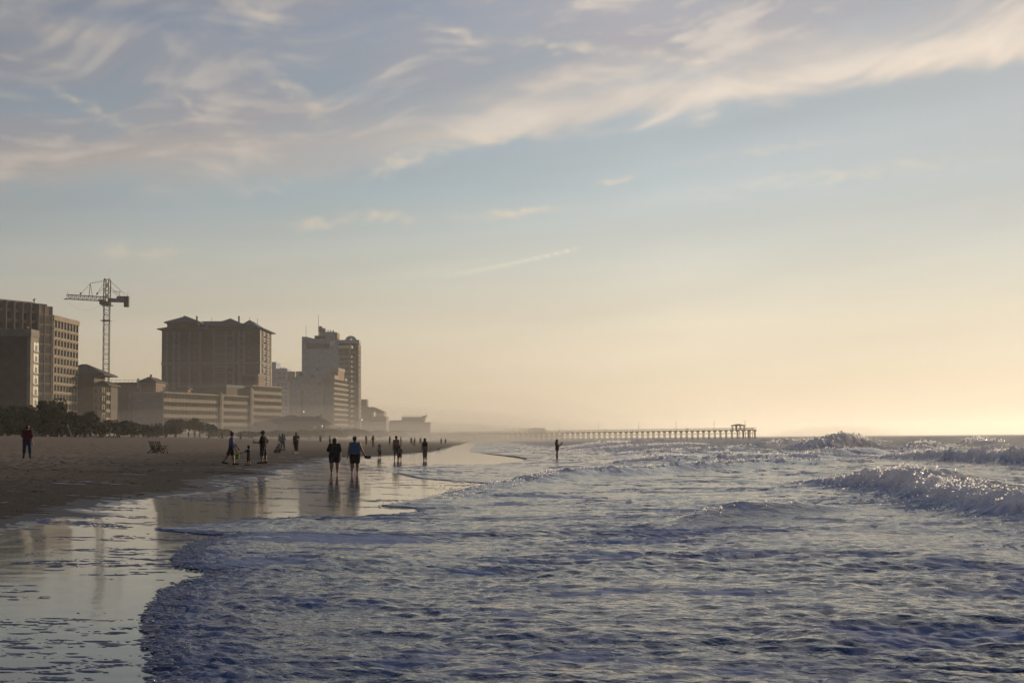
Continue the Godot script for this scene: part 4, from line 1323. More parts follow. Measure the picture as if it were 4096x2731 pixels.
func trees() -> void:
	var T := [
		["dune_tree", "rounded dark tree at the left edge below the brown block", -103.5, 288.0, 9.4, 4.2, 0.0],
		["dune_tree", "dark tree at the left edge behind the bent person", -109.0, 298.0, 8.6, 4.4, 1.0],
		["dune_tree", "broad tree hiding the foot of the brown block's lamps", -98.8, 286.0, 9.7, 3.9, 0.0],
		["dune_tree", "tree at the corner of the brown block, behind the white box", -95.6, 291.0, 9.0, 3.4, 0.0],
		["tall_dune_tree", "tallest dark tree, in front of the gap between brown block and grid hotel", -93.0, 286.0, 10.9, 3.3, 0.0],
		["dune_tree", "tree at the foot of the grid hotel, behind the lifeguard stand", -90.2, 289.0, 8.4, 3.2, 0.0],
		["dune_tree", "rounded tree at the right corner of the grid hotel", -87.2, 290.0, 7.9, 3.0, 0.0],
		["dune_bush", "low dark bush behind the lifeguard stand", -88.8, 287.5, 5.6, 3.0, 1.0],
		["dune_bush", "low bush behind the blue bins", -92.4, 287.5, 5.8, 3.2, 1.0],
		["dune_bush", "low bush behind the white box", -97.2, 287.0, 5.9, 3.4, 1.0],
		["dune_bush", "low bush at the left edge above the bent person", -103.4, 291.5, 5.6, 3.4, 1.0],
		["dune_bush", "bush behind the man standing by the beach chair rack", -85.6, 296.0, 6.4, 3.2, 1.0],
		["dune_bush", "wide low bush in front of the small brown hotel", -86.4, 312.0, 6.3, 3.6, 1.0],
		["dune_bush", "low bush under the flat roofed block", -87.0, 326.0, 5.9, 3.6, 1.0],
		["dune_bush", "low bush below the orange lit hotel side", -87.6, 342.0, 5.8, 3.8, 1.0],
		["dune_bush", "low bush at the left end of the banded hotel", -88.4, 362.0, 6.0, 3.6, 1.0],
		["beach_tree", "spreading tree in front of the left end of the banded hotel", -91.0, 384.0, 7.6, 3.2, 0.0],
		["beach_tree", "taller tree before the middle of the banded hotel", -88.4, 396.0, 8.3, 3.0, 0.0],
		["beach_tree", "tree before the second section of the banded hotel", -85.6, 402.0, 6.6, 2.6, 0.0],
		["dune_bush", "small bush right of the trees before the banded hotel", -84.8, 412.0, 5.2, 3.0, 1.0],
		["dune_bush", "low bush at the right end of the banded hotel", -79.0, 430.0, 4.6, 3.4, 1.0],
		["dune_bush", "hazy bush left of the dark beach house", -76.5, 470.0, 5.2, 4.0, 1.0],
		["dune_bush", "hazy bush in front of the dark beach house", -71.5, 500.0, 5.4, 4.6, 1.0],
		["dune_bush", "hazy bush at the right of the dark beach house", -68.0, 540.0, 5.8, 4.8, 1.0],
		["dune_bush", "hazy bush at the foot of the white tower", -66.0, 600.0, 6.2, 5.4, 1.0],
		["dune_bush", "hazy bush at the foot of the balcony annex", -66.0, 680.0, 6.2, 5.8, 1.0],
		["dune_bush", "faint bush below the gabled block", -68.0, 800.0, 7.0, 7.0, 1.0],
		["dune_bush", "faint bush between the gabled block and the pier building", -70.0, 960.0, 8.0, 8.0, 1.0],
	]
	var i := 0
	for t in T:
		tree(t[0], t[1], t[2], t[3], t[4], t[5], 100 + i, "trees and bushes along the dune", t[6])
		i += 1

# ------------------------------------------------------------------ people
# a body is a field of tapered capsules joined smoothly and meshed as surface nets
func field_mesh(caps: Array, cs: float, k: float, cuts: Array = []) -> ArrayMesh:
	var lo := Vector3.INF
	var hi := -Vector3.INF
	for c in caps:
		var r: float = maxf(c[2], c[3]) * maxf(1.0, c[4] if c.size() > 4 else 1.0)
		for p in [c[0], c[1]]:
			lo = lo.min(p - Vector3.ONE * r)
			hi = hi.max(p + Vector3.ONE * r)
	lo -= Vector3.ONE * cs * 2.0
	hi += Vector3.ONE * cs * 2.0
	var nx := int(ceil((hi.x - lo.x) / cs)) + 1
	var ny := int(ceil((hi.y - lo.y) / cs)) + 1
	var nz := int(ceil((hi.z - lo.z) / cs)) + 1
	var F := PackedFloat32Array()
	F.resize(nx * ny * nz)
	F.fill(1.0)
	for c in caps:
		var a: Vector3 = c[0]
		var b: Vector3 = c[1]
		var ra: float = c[2]
		var rb: float = c[3]
		var flat: float = c[4] if c.size() > 4 else 1.0   # wider across x than deep
		var m := maxf(ra, rb) * maxf(1.0, flat) + k + cs * 2.0
		var q0 := ((a.min(b) - Vector3.ONE * m - lo) / cs).floor().max(Vector3.ZERO)
		var q1 := ((a.max(b) + Vector3.ONE * m - lo) / cs).ceil().min(Vector3(nx - 1, ny - 1, nz - 1))
		var ab := b - a
		ab.x /= flat
		var l2 := maxf(ab.length_squared(), 1e-8)
		for z in range(int(q0.z), int(q1.z) + 1):
			for y in range(int(q0.y), int(q1.y) + 1):
				var at := (z * ny + y) * nx
				for x in range(int(q0.x), int(q1.x) + 1):
					var p := Vector3(lo.x + x * cs - a.x, lo.y + y * cs - a.y, lo.z + z * cs - a.z)
					p.x /= flat
					var t := clampf(p.dot(ab) / l2, 0.0, 1.0)
					var d := (p - ab * t).length() - lerpf(ra, rb, t)
					var f := F[at + x]
					var h := maxf(k - absf(f - d), 0.0) / k
					F[at + x] = minf(f, d) - h * h * k * 0.25
	for cut in cuts:   # [point, direction]: all beyond the plane is cut away
		var o: Vector3 = cut[0]
		var nn: Vector3 = cut[1]
		for z in nz:
			for y in ny:
				var at := (z * ny + y) * nx
				for x in nx:
					F[at + x] = maxf(F[at + x], (Vector3(lo.x + x * cs, lo.y + y * cs, lo.z + z * cs) - o).dot(nn))
	var id := PackedInt32Array()
	id.resize(nx * ny * nz)
	id.fill(-1)
	var V := PackedVector3Array()
	var st := SurfaceTool.new()
	var I := PackedInt32Array()
	var sy := nx
	var sz := nx * ny
	var off := [0, 1, sy, sy + 1, sz, sz + 1, sz + sy, sz + sy + 1]
	var pos := [Vector3(0, 0, 0), Vector3(1, 0, 0), Vector3(0, 1, 0), Vector3(1, 1, 0), Vector3(0, 0, 1), Vector3(1, 0, 1), Vector3(0, 1, 1), Vector3(1, 1, 1)]
	var edges := [[0, 1], [2, 3], [4, 5], [6, 7], [0, 2], [1, 3], [4, 6], [5, 7], [0, 4], [1, 5], [2, 6], [3, 7]]
	for z in nz - 1:
		for y in ny - 1:
			var row := (z * ny + y) * nx
			for x in nx - 1:
				var at := row + x
				var inside := 0
				for e in 8:
					if F[at + off[e]] < 0.0:
						inside += 1
				if inside == 0 or inside == 8:
					continue
				var s := Vector3.ZERO
				var n := 0
				for e in edges:
					var f0 := F[at + off[e[0]]]
					var f1 := F[at + off[e[1]]]
					if (f0 < 0.0) != (f1 < 0.0):
						s += (pos[e[0]] as Vector3).lerp(pos[e[1]], f0 / (f0 - f1))
						n += 1
				id[at] = V.size()
				V.append(lo + (Vector3(x, y, z) + s / n) * cs)
	for z in range(1, nz - 1):
		for y in range(1, ny - 1):
			var row := (z * ny + y) * nx
			for x in range(1, nx - 1):
				var at := row + x
				var f := F[at] < 0.0
				for ax in 3:
					var st0: int = [1, sy, sz][ax]
					if f == (F[at + st0] < 0.0):
						continue
					var u: int = [sy, sz, 1][ax]
					var v: int = [sz, 1, sy][ax]
					var q := [id[at - u - v], id[at - v], id[at], id[at - u]]
					if q.has(-1):
						continue
					if f:
						I.append_array([q[0], q[2], q[1], q[0], q[3], q[2]])
					else:
						I.append_array([q[0], q[1], q[2], q[0], q[2], q[3]])
	var N := PackedVector3Array()
	N.resize(V.size())
	for i in range(0, I.size(), 3):
		var nn := (V[I[i + 2]] - V[I[i]]).cross(V[I[i + 1]] - V[I[i]])
		for j in 3:
			N[I[i + j]] += nn
	for i in N.size():
		N[i] = N[i].normalized()
	var arr := []
	arr.resize(Mesh.ARRAY_MAX)
	arr[Mesh.ARRAY_VERTEX] = V
	arr[Mesh.ARRAY_NORMAL] = N
	arr[Mesh.ARRAY_INDEX] = I
	var mesh := ArrayMesh.new()
	if V.size():
		mesh.add_surface_from_arrays(Mesh.PRIMITIVE_TRIANGLES, arr)
	return mesh

func swing(fwd: float, out: float) -> Vector3:
	var a := deg_to_rad(fwd)
	var o := deg_to_rad(out)
	return Vector3(sin(o), -cos(o) * cos(a), -cos(o) * sin(a))

# faces local -z; legs [forward swing, knee bend], arms [forward swing, outward, elbow bend, forearm outward]
func skeleton(q: Dictionary) -> Dictionary:
	var h: float = q.h
	var w: float = q.get("w", 1.0)
	var child: float = q.get("child", 0.0)
	var J := {}
	var hipy := lerpf(0.525, 0.475, child)
	var seat: bool = q.get("sit", false)
	var lean: float = q.get("lean", 0.0)
	var up := Vector3(0, cos(deg_to_rad(lean)), -sin(deg_to_rad(lean)))
	var root := Vector3(0, hipy * h, 0)
	J.pelvis = root
	J.waist = root + up * 0.10 * h
	J.chest = root + up * lerpf(0.215, 0.22, child) * h
	J.neck = root + up * lerpf(0.315, 0.315, child) * h
	var nod: float = q.get("nod", 0.0)
	var hd := Vector3(0, cos(deg_to_rad(lean * 0.5 + nod)), -sin(deg_to_rad(lean * 0.5 + nod)))
	J.head = J.neck + hd * lerpf(0.085, 0.105, child) * h
	J.crown = J.neck + hd * lerpf(0.120, 0.150, child) * h
	var sw := lerpf(0.094, 0.088, child) * h * sqrt(w)
	for s in [["l", -1.0], ["r", 1.0]]:
		var k: String = s[0]
		var e: float = s[1]
		var leg: Array = q.get("leg_" + k, [0, 0])
		var hp: Vector3 = root + Vector3(e * 0.052 * h * w, 0, 0)
		var tl := lerpf(0.245, 0.215, child) * h
		var kn: Vector3 = hp + swing(leg[0], e * (leg[2] if leg.size() > 2 else 1.5)) * tl
		var an: Vector3 = kn + swing(leg[0] - leg[1], e * (leg[3] if leg.size() > 3 else 0.5)) * tl * 0.985
		J["hip_" + k] = hp
		J["knee_" + k] = kn
		J["ankle_" + k] = an
		var pitch: float = leg[0] - leg[1]
		var toe := Vector3(e * 0.018 * h, -0.018 * h + sin(deg_to_rad(minf(pitch, 0.0))) * 0.05 * h, -0.115 * h)
		J["heel_" + k] = an + Vector3(0, -0.016 * h, 0.022 * h)
		J["toe_" + k] = an + toe
		var arm: Array = q.get("arm_" + k, [5, 8, 8])
		var sh: Vector3 = root + up * 0.264 * h + Vector3(e * sw, 0, 0)
		var el: Vector3 = sh + swing(arm[0] + lean * 0.6, e * arm[1]) * 0.172 * h
		var fo: float = arm[3] if arm.size() > 3 else arm[1] * 0.5
		var fd := swing(arm[0] + arm[2] + lean * 0.6, e * fo)
		var wr: Vector3 = el + fd * 0.145 * h
		J["shoulder_" + k] = sh
		J["elbow_" + k] = el
		J["wrist_" + k] = wr
		J["palm_" + k] = wr + fd * 0.045 * h
		J["dir_" + k] = fd
	var low := INF
	for k in ["heel_l", "heel_r", "toe_l", "toe_r"]:
		low = minf(low, J[k].y)
	if seat:
		low = J.pelvis.y - 0.085 * h * w
	else:
		low -= 0.022 * h
	for k in J:
		if not k.begins_with("dir"):
			J[k] -= Vector3(0, low, 0)
	return J

func torso(J: Dictionary, h: float, w: float, ad := 0.0) -> Array:
	var belly := 0.058 * h * w + ad
	return [[J.pelvis + Vector3(0, -0.02 * h, 0), J.waist, 0.064 * h * w + ad, belly, 1.45], [J.waist, J.chest, belly, 0.062 * h * lerpf(1.0, w, 0.7) + ad, 1.4], [J.chest, J.chest.lerp(J.neck, 0.55), 0.060 * h * lerpf(1.0, w, 0.7) + ad, 0.034 * h * lerpf(1.0, w, 0.4) + ad, 1.4]]

func limb(J: Dictionary, h: float, w: float, kind: String, k: String, ad := 0.0, part := 1.0) -> Array:
	var g := lerpf(1.0, w, 0.75)
	if kind == "arm":
		var a: Vector3 = J["shoulder_" + k]
		var b: Vector3 = J["elbow_" + k]
		if part <= 0.5:
			return [[a, a.lerp(b, part * 2.0), 0.034 * h * g + ad, 0.030 * h * g + ad * 1.4]]
		return [[a, b, 0.033 * h * g + ad, 0.025 * h * g + ad], [b, J["wrist_" + k], 0.024 * h * g + ad, 0.016 * h + ad]]
	var p: Vector3 = J["hip_" + k]
	var q: Vector3 = J["knee_" + k]
	if part <= 0.5:
		return [[p, p.lerp(q, part * 2.0), 0.058 * h * g + ad, lerpf(0.056, 0.042, part * 2.0) * h * g + ad * 1.5]]
	var r: Vector3 = J["ankle_" + k]
	if part < 1.0:
		return [[p, q, 0.058 * h * g + ad, 0.040 * h * g + ad], [q, q.lerp(r, part * 2.0 - 1.0), 0.040 * h * g + ad, 0.036 * h * g + ad * 1.2]]
	return [[p, q, 0.058 * h * g + ad, 0.037 * h * g + ad], [q, q.lerp(r, 0.32), 0.036 * h * g + ad, 0.036 * h * g + ad], [q.lerp(r, 0.32), r, 0.036 * h * g + ad, 0.020 * h + ad]]

func person(label: String, x: float, d: float, q: Dictionary, group := "") -> Node3D:
	var y: float = q.get("y", smooth_sand(x, d) - 0.005)
	var o := thing("person", label, "person", Vector3(x, y, -d), deg_to_rad(q.get("turn", 0.0)), group)
	var J := skeleton(q)
	var h: float = q.h
	var w: float = q.get("w", 1.0)
	var cs: float = q.get("cs", 0.024)
	var child: float = q.get("child", 0.0)
	var hs := lerpf(1.0, 1.28, child)
	var caps := torso(J, h, w)
	caps.append([J.neck - Vector3(0, 0.03 * h, 0), J.head, 0.036 * h, 0.034 * h])
	caps.append([J.head.lerp(J.neck, 0.25), J.crown - (J.crown - J.neck).normalized() * 0.045 * h * hs, 0.045 * h * hs, 0.055 * h * hs])
	caps.append([J.head + Vector3(0, -0.008 * h, -0.045 * h * hs), J.head + Vector3(0, -0.018 * h, -0.052 * h * hs), 0.012 * h, 0.013 * h])   # nose
	caps.append([J.head + Vector3(0, -0.034 * h * hs, -0.026 * h), J.head + Vector3(0, -0.04 * h * hs, -0.034 * h), 0.022 * h, 0.018 * h])   # chin
	for e in [-1.0, 1.0]:
		caps.append([J.head + Vector3(e * 0.048 * h * hs, 0, 0.004 * h), J.head + Vector3(e * 0.052 * h * hs, 0.012 * h, 0.01 * h), 0.010 * h, 0.012 * h])   # ears
	for k in ["l", "r"]:
		caps.append([J.chest.lerp(J.neck, 0.5), J["shoulder_" + k], 0.036 * h, 0.034 * h * lerpf(1.0, w, 0.6)])
		caps.append_array(limb(J, h, w, "arm", k))
		caps.append_array(limb(J, h, w, "leg", k))
		caps.append([J["heel_" + k], J["toe_" + k], 0.024 * h, 0.018 * h])
		caps.append([J["wrist_" + k], J["palm_" + k], 0.017 * h, 0.021 * h])
		# fingers and thumb
		var fd: Vector3 = J["dir_" + k]
		var side := fd.cross(Vector3(0, 0, 1)).normalized()
		if side.length() < 0.5:
			side = Vector3.RIGHT
		var fl := fd.cross(side).normalized()
		var curl: float = q.get("curl", 0.35)
		var pb: Vector3 = J["palm_" + k]
		for i in 4:
			var b0: Vector3 = pb + fl * (i - 1.5) * 0.010 * h
			var l: float = [0.036, 0.042, 0.039, 0.031][i] * h
			var m0 := b0 + fd * l * 0.75
			caps.append([b0, m0, 0.0062 * h, 0.006 * h])
			caps.append([m0, m0 + (fd + Vector3(0, 0, -1) * curl).normalized() * l * 0.6, 0.006 * h, 0.005 * h])
		caps.append([J["wrist_" + k].lerp(pb, 0.4), J["wrist_" + k].lerp(pb, 0.9) + (Vector3(0, 0, -1) * 0.03 + fl * -0.02) * h, 0.009 * h, 0.007 * h])
	if q.has("belly"):
		caps.append([J.waist + Vector3(0, -0.02 * h, -q.belly), J.waist + Vector3(0, 0.03 * h, -q.belly * 0.8), 0.05 * h, 0.05 * h])
	obj("body", field_mesh(caps, cs, 0.022 * h), M[q.get("skin", "skin")], o)
	# clothes
	var top: String = q.get("top", "")
	if top != "":
		var g := torso(J, h, w, 0.014 * h)
		var sl: float = q.get("sleeve", 0.35)
		for k in ["l", "r"]:
			if sl > 0.0:
				g.append([J.chest.lerp(J.neck, 0.45), J["shoulder_" + k], 0.044 * h, 0.039 * h * lerpf(1.0, w, 0.6)])
				g.append_array(limb(J, h, w, "arm", k, 0.010 * h, sl))
			else:
				g.append([J.chest.lerp(J.neck, 0.3), J.chest.lerp(J["shoulder_" + k], 0.72), 0.044 * h, 0.036 * h])
		if q.has("belly"):
			g.append([J.waist + Vector3(0, -0.03 * h, -q.belly), J.waist + Vector3(0, 0.04 * h, -q.belly * 0.8), 0.062 * h, 0.062 * h])
		var hem: float = q.get("hem", 0.03)
		if hem < 0.0:
			g.append([J.pelvis, J.pelvis + Vector3(0, hem * h - 0.03 * h, 0), 0.078 * h * w, 0.078 * h * w, 1.4])
		obj(q.get("top_name", "shirt"), field_mesh(g, cs, 0.02 * h, [[J.pelvis + Vector3(0, hem * h, 0), Vector3.DOWN], [J.neck + Vector3(0, 0.012 * h, 0), Vector3.UP]]), M[top], o)
	var bot: String = q.get("bottom", "")
	if bot != "":
		var g2 := [[J.pelvis + Vector3(0, -0.01 * h, 0), J.waist + Vector3(0, -0.03 * h, 0), 0.069 * h * w, 0.064 * h * w, 1.45]]
		var len: float = q.get("bottom_len", 0.4)
		for k in ["l", "r"]:
			g2.append_array(limb(J, h, w, "leg", k, 0.009 * h, len))
		obj(q.get("bottom_name", "trousers" if len > 0.9 else "shorts"), field_mesh(g2, cs, 0.02 * h), M[bot], o)
	# hair
	var hair: String = q.get("hair", "short")
	var hm: Material = M[q.get("hair_col", "hair")]
	var top_: Vector3 = J.crown - (J.crown - J.neck).normalized() * 0.036 * h * hs
	var back := Vector3(0, 0, 0.014 * h)
	if hair != "none":
		var hc := [[top_ + back * 0.5, top_ + back * 1.4 + Vector3(0, -0.022 * h * hs, 0), 0.0585 * h * hs, 0.055 * h * hs]]
		if hair == "bun":
			hc.append([top_ + Vector3(0, 0.045, 0.03) * h, top_ + Vector3(0, 0.068, 0.042) * h, 0.020 * h, 0.026 * h])
			hc.append([top_ + back, top_ + Vector3(0, 0.03, 0.025) * h, 0.03 * h, 0.02 * h])
		elif hair == "long":
			hc.append([top_ + back, J.neck + Vector3(0, -0.035 * h, 0.05 * h), 0.050 * h, 0.050 * h, 1.25])
			hc.append([J.neck + Vector3(0, -0.03 * h, 0.05 * h), J.chest + Vector3(0.012 * h, 0.02 * h, 0.07 * h), 0.048 * h, 0.036 * h, 1.2])
		elif hair == "bob":
			hc.append([top_ + back, J.neck + Vector3(0, 0.026 * h, 0.02 * h), 0.056 * h * hs, 0.050 * h * hs, 1.15])
		elif hair == "tail":
			hc.append([top_ + Vector3(-0.03, 0.0, 0.04) * h * hs, top_ + Vector3(-0.075, -0.02, 0.05) * h * hs, 0.02 * h * hs, 0.028 * h * hs])
			hc.append([top_ + Vector3(-0.075, -0.02, 0.05) * h * hs, top_ + Vector3(-0.075, -0.07, 0.05) * h * hs, 0.026 * h * hs, 0.014 * h * hs])
		obj("hair", field_mesh(hc, cs * 0.8, 0.012 * h), hm, o)
	if q.has("cap"):
		var cc := [[top_ + Vector3(0, 0.008, 0) * h, top_ + Vector3(0, 0.0, 0.01) * h, 0.062 * h, 0.062 * h]]
		cc.append([top_ + Vector3(0, 0.0, -0.045) * h, top_ + Vector3(0, -0.006, -0.098) * h, 0.014 * h, 0.010 * h, 2.6])
		obj("cap", field_mesh(cc, cs * 0.6, 0.012 * h), M[q.cap], o)
	if q.has("shoes"):
		for k in ["l", "r"]:
			obj("shoe", field_mesh([[J["heel_" + k] + Vector3(0, 0.004 * h, 0), J["toe_" + k] + Vector3(0, 0.002 * h, -0.012 * h), 0.030 * h, 0.025 * h]], cs * 0.8, 0.01), M[q.shoes], o)
	o.set_meta("joints", J)
	return o

func people() -> void:
	var near := "people walking at the water's edge"
	var far := "small figures far along the beach"
	# ---- near figures
	person("person in maroon shirt and blue jeans standing alone on the dry sand, seen from behind", -25.15, 73.7, {"h": 1.76, "w": 1.12, "top": "maroon", "hem": -0.03, "sleeve": 0.45, "bottom": "jeans", "bottom_len": 1.0, "leg_l": [-2, 3, 3, 2], "leg_r": [3, 2, 5, 4], "arm_l": [10, 7, 30], "arm_r": [2, 10, 12], "shoes": "black", "turn": 8})
	var o := person("person with hair bun in tie-dye top and black shorts, walking towards the small boy", -13.57, 68.6, {"h": 1.64, "w": 1.08, "top": "tie_dye", "hem": 0.02, "sleeve": 0.8, "bottom": "black", "bottom_len": 0.42, "hair": "bun", "leg_l": [-24, 8], "leg_r": [14, 6], "arm_l": [14, 6, 25], "arm_r": [8, 4, 20], "lean": 5, "nod": 6, "turn": -86, "shoes": "charcoal"})
	var J: Dictionary = o.get_meta("joints")
	obj("sleeve_patch", field_mesh([[J.elbow_r, J.elbow_r.lerp(J.wrist_r, 0.8), 0.055, 0.05]], 0.02, 0.01), M.cyan, o)
	var bag := thing("hand_bag", "lime green bag hanging from the hand of the person with the bun", "bag", o.transform * (J.palm_r + Vector3(0, -0.05, -0.02)))
	var st := tri_st()
	box_st(st, -0.02, 0.13, -0.42, -0.16, -0.045, 0.045)
	obj("pouch", done(st), M.lime, bag)
	st = tri_st()
	bar(st, Vector3(-0.02, -0.16, 0), Vector3(0.0, 0.03, 0), 0.022)
	bar(st, Vector3(0.14, -0.16, 0), Vector3(0.02, 0.03, 0), 0.022)
	obj("strap", done(st), M.lime, bag)
	person("small boy in navy shirt and dark shorts reaching out to the person with the bun", -12.72, 68.6, {"h": 1.03, "w": 1.15, "child": 1.0, "top": "navy", "hem": 0.0, "bottom": "black", "bottom_len": 0.5, "arm_l": [62, 6, 12], "arm_r": [-8, 12, 20], "turn": 82, "cs": 0.018, "nod": 8, "leg_l": [4, 2, 3, 2], "leg_r": [-4, 2, 3, 2], "shoes": "black"})
	o = person("heavy person in black cap, black shirt and dark shorts holding a phone, facing left", -12.92, 73.7, {"h": 1.72, "w": 1.28, "belly": 0.07, "top": "black", "hem": -0.02, "sleeve": 0.42, "bottom": "charcoal", "bottom_len": 0.56, "cap": "black", "arm_l": [14, 6, 78], "arm_r": [-28, 14, 60], "turn": 80, "nod": 10, "leg_l": [3, 3, 3, 2], "leg_r": [-5, 4, 3, 2], "shoes": "black", "skin": "skin_tan"})
	J = o.get_meta("joints")
	var ph := thing("phone", "dark phone in the hand of the person with the black cap", "phone", o.transform * (J.palm_l + Vector3(0, 0.06, -0.05)), deg_to_rad(80))
	bx("case", ph, M.black, -0.037, 0.037, -0.03, 0.11, 0.006, -0.006)
	person("person in grey top sitting on the sand beside the standing person in a grey shirt", -18.94, 113.6, {"h": 1.62, "w": 1.1, "sit": true, "lean": 34, "nod": 10, "top": "grey_top", "hem": 0.0, "sleeve": 0.9, "bottom": "khaki", "bottom_len": 1.0, "hair": "long", "hair_col": "hair_brown", "leg_l": [112, 128, 6, 4], "leg_r": [108, 126, 8, 4], "arm_l": [24, 5, 30], "arm_r": [28, 5, 26], "turn": -62})
	person("person with bobbed hair in grey shirt and dark trousers standing with back turned", -21.9, 135.5, {"h": 1.64, "w": 1.15, "top": "grey_top", "hem": -0.02, "sleeve": 0.7, "bottom": "charcoal", "bottom_len": 1.0, "hair": "bob", "leg_l": [0, 2, 5, 5], "leg_r": [2, 2, 5, 5], "arm_l": [30, 8, 50, -6], "arm_r": [30, 8, 50, -6], "turn": -14, "shoes": "white_cloth"})
	o = person("person in dark clothes with pale sunglasses band and shoulder straps walking towards the camera", -17.28, 113.6, {"h": 1.74, "w": 1.0, "top": "khaki", "hem": 0.0, "sleeve": 0.4, "bottom": "charcoal", "bottom_len": 0.75, "leg_l": [12, 6], "leg_r": [-10, 10], "arm_l": [20, 14, 80, -10], "arm_r": [-6, 12, 10], "turn": 176, "skin": "skin_tan"})
	J = o.get_meta("joints")
	obj("sunglasses", field_mesh([[J.head + Vector3(-0.055, 0.016, -0.075), J.head + Vector3(0.055, 0.016, -0.075), 0.026, 0.026]], 0.012, 0.01), M.white_cloth, o)
	obj("bag_strap", field_mesh([[J.shoulder_l + Vector3(0.02, 0.02, 0), J.chest + Vector3(-0.1, -0.05, 0.10), 0.05, 0.09], [J.shoulder_r + Vector3(-0.02, 0.02, 0), J.chest + Vector3(0.1, -0.05, 0.10), 0.05, 0.09]], 0.024, 0.02), M.charcoal, o)
	o = person("heavy person in black T-shirt with a ring print and purple shorts walking away", -7.80, 62.3, {"h": 1.62, "w": 1.42, "top": "black", "hem": -0.03, "sleeve": 0.42, "bottom": "purple", "bottom_len": 0.32, "hair": "bob", "leg_l": [2, 3, 1, 0], "leg_r": [-2, 6, 1, 0], "arm_l": [24, 22, 118, -10], "arm_r": [4, 12, 8, 4], "cs": 0.02, "turn": 4}, near)
	J = o.get_meta("joints")
	var tm := TorusMesh.new()
	tm.inner_radius = 0.118
	tm.outer_radius = 0.132
	tm.rings = 24
	tm.ring_segments = 6
	var ring := obj("ring_print", tm, M.olive_print, o, J.waist.lerp(J.chest, 0.35) + Vector3(-0.01, 0, 0.158))
	ring.rotation_degrees = Vector3(86, 0, 0)
	tm = tm.duplicate()
	tm.inner_radius = 0.052
	tm.outer_radius = 0.066
	ring = obj("ring_print", tm, M.olive_print, o, J.waist.lerp(J.chest, 0.35) + Vector3(-0.01, 0, 0.160))
	ring.rotation_degrees = Vector3(86, 0, 0)
	for i in 5:
		bx("letter_print", o, M.olive_print, J.chest.x - 0.125 + 0.05 * i, J.chest.x - 0.092 + 0.05 * i, J.chest.y + 0.02, J.chest.y + 0.075, J.chest.z + 0.150, J.chest.z + 0.112)
	o = person("large person in blue tank top and black shorts walking away, right arm held out", -7.08, 63.8, {"h": 1.72, "w": 1.34, "top": "blue_tank", "top_name": "tank_top", "hem": -0.02, "sleeve": 0.0, "bottom": "black", "bottom_len": 0.42, "leg_l": [-3, 6, -1, 0], "leg_r": [3, 3, -1, 0], "arm_l": [4, 15, 6, 10], "arm_r": [4, 22, 4, 30], "cs": 0.02, "turn": 0, "hair": "short"}, near)
	J = o.get_meta("joints")
	var sh := thing("pair_of_shoes", "dark pair of shoes held out by the person in the blue tank top", "shoes", o.transform * (J.palm_r + Vector3(0.06, -0.05, 0)))
	obj("shoe", field_mesh([[Vector3(-0.06, 0.02, 0), Vector3(0.16, -0.01, 0.02), 0.055, 0.045], [Vector3(0.10, 0.03, 0.0), Vector3(0.17, 0.03, 0.0), 0.035, 0.035]], 0.02, 0.03), M.charcoal, sh)
	obj("shoe", field_mesh([[Vector3(-0.05, -0.03, -0.07), Vector3(0.14, -0.05, -0.06), 0.05, 0.04]], 0.02, 0.03), M.charcoal, sh)
	person("small girl with a side ponytail, pale top and dark leggings walking away", -10.36, 110.8, {"h": 1.12, "w": 1.1, "child": 1.0, "top": "pink", "hem": 0.0, "sleeve": 0.0, "bottom": "khaki", "bottom_len": 0.75, "hair": "tail", "arm_l": [0, 14, 8], "arm_r": [2, 9, 8], "cs": 0.02, "turn": 0}, near)
	person("tall bare chested person in long dark shorts walking away behind the boy in green", -8.44, 103.1, {"h": 1.80, "w": 0.98, "skin": "skin_tan", "bottom": "charcoal", "bottom_len": 0.6, "leg_l": [-6, 14], "leg_r": [6, 4], "arm_l": [4, 12, 14], "arm_r": [2, 11, 16], "turn": 0}, near)
	person("boy in green striped shirt and rust shorts in front of the bare chested person", -8.06, 101.6, {"h": 1.10, "w": 1.15, "child": 0.9, "top": "green", "hem": 0.0, "sleeve": 0.4, "bottom": "rust", "bottom_len": 0.5, "arm_l": [6, 8, 10], "arm_r": [4, 30, 4, 32], "cs": 0.02, "turn": 4}, near)
	person("person with long dark hair, dark top and grey trousers walking away at the water's edge", -6.35, 102.8, {"h": 1.66, "w": 1.05, "top": "black", "hem": 0.09, "sleeve": 0.0, "bottom": "grey_trouser", "bottom_len": 1.0, "hair": "long", "leg_l": [2, 2, -2, -1], "leg_r": [-3, 8, -2, -1], "arm_l": [2, 12, 8], "arm_r": [4, 8, 10], "turn": 8}, near)
	o = person("person with long hair in swimsuit standing in shallow water, one hand raised", 3.44, 110.8, {"h": 1.66, "w": 1.08, "y": -0.10, "belly": 0.055, "top": "black", "top_name": "swimsuit", "hem": -0.06, "sleeve": 0.0, "hair": "long", "leg_l": [4, 3, 0, 0], "leg_r": [-4, 3, 0, 0], "arm_l": [28, 2, 108, 0], "arm_r": [24, 4, 112, 0], "turn": -84, "skin": "skin_tan", "nod": 4})
	J = o.get_meta("joints")
	var ph2 := thing("phone", "small dark phone held up by the person standing in the water", "phone", o.transform * (J.palm_r + Vector3(0, 0.08, -0.02)), deg_to_rad(-84))
	bx("case", ph2, M.black, -0.037, 0.037, -0.02, 0.12, 0.006, -0.006)
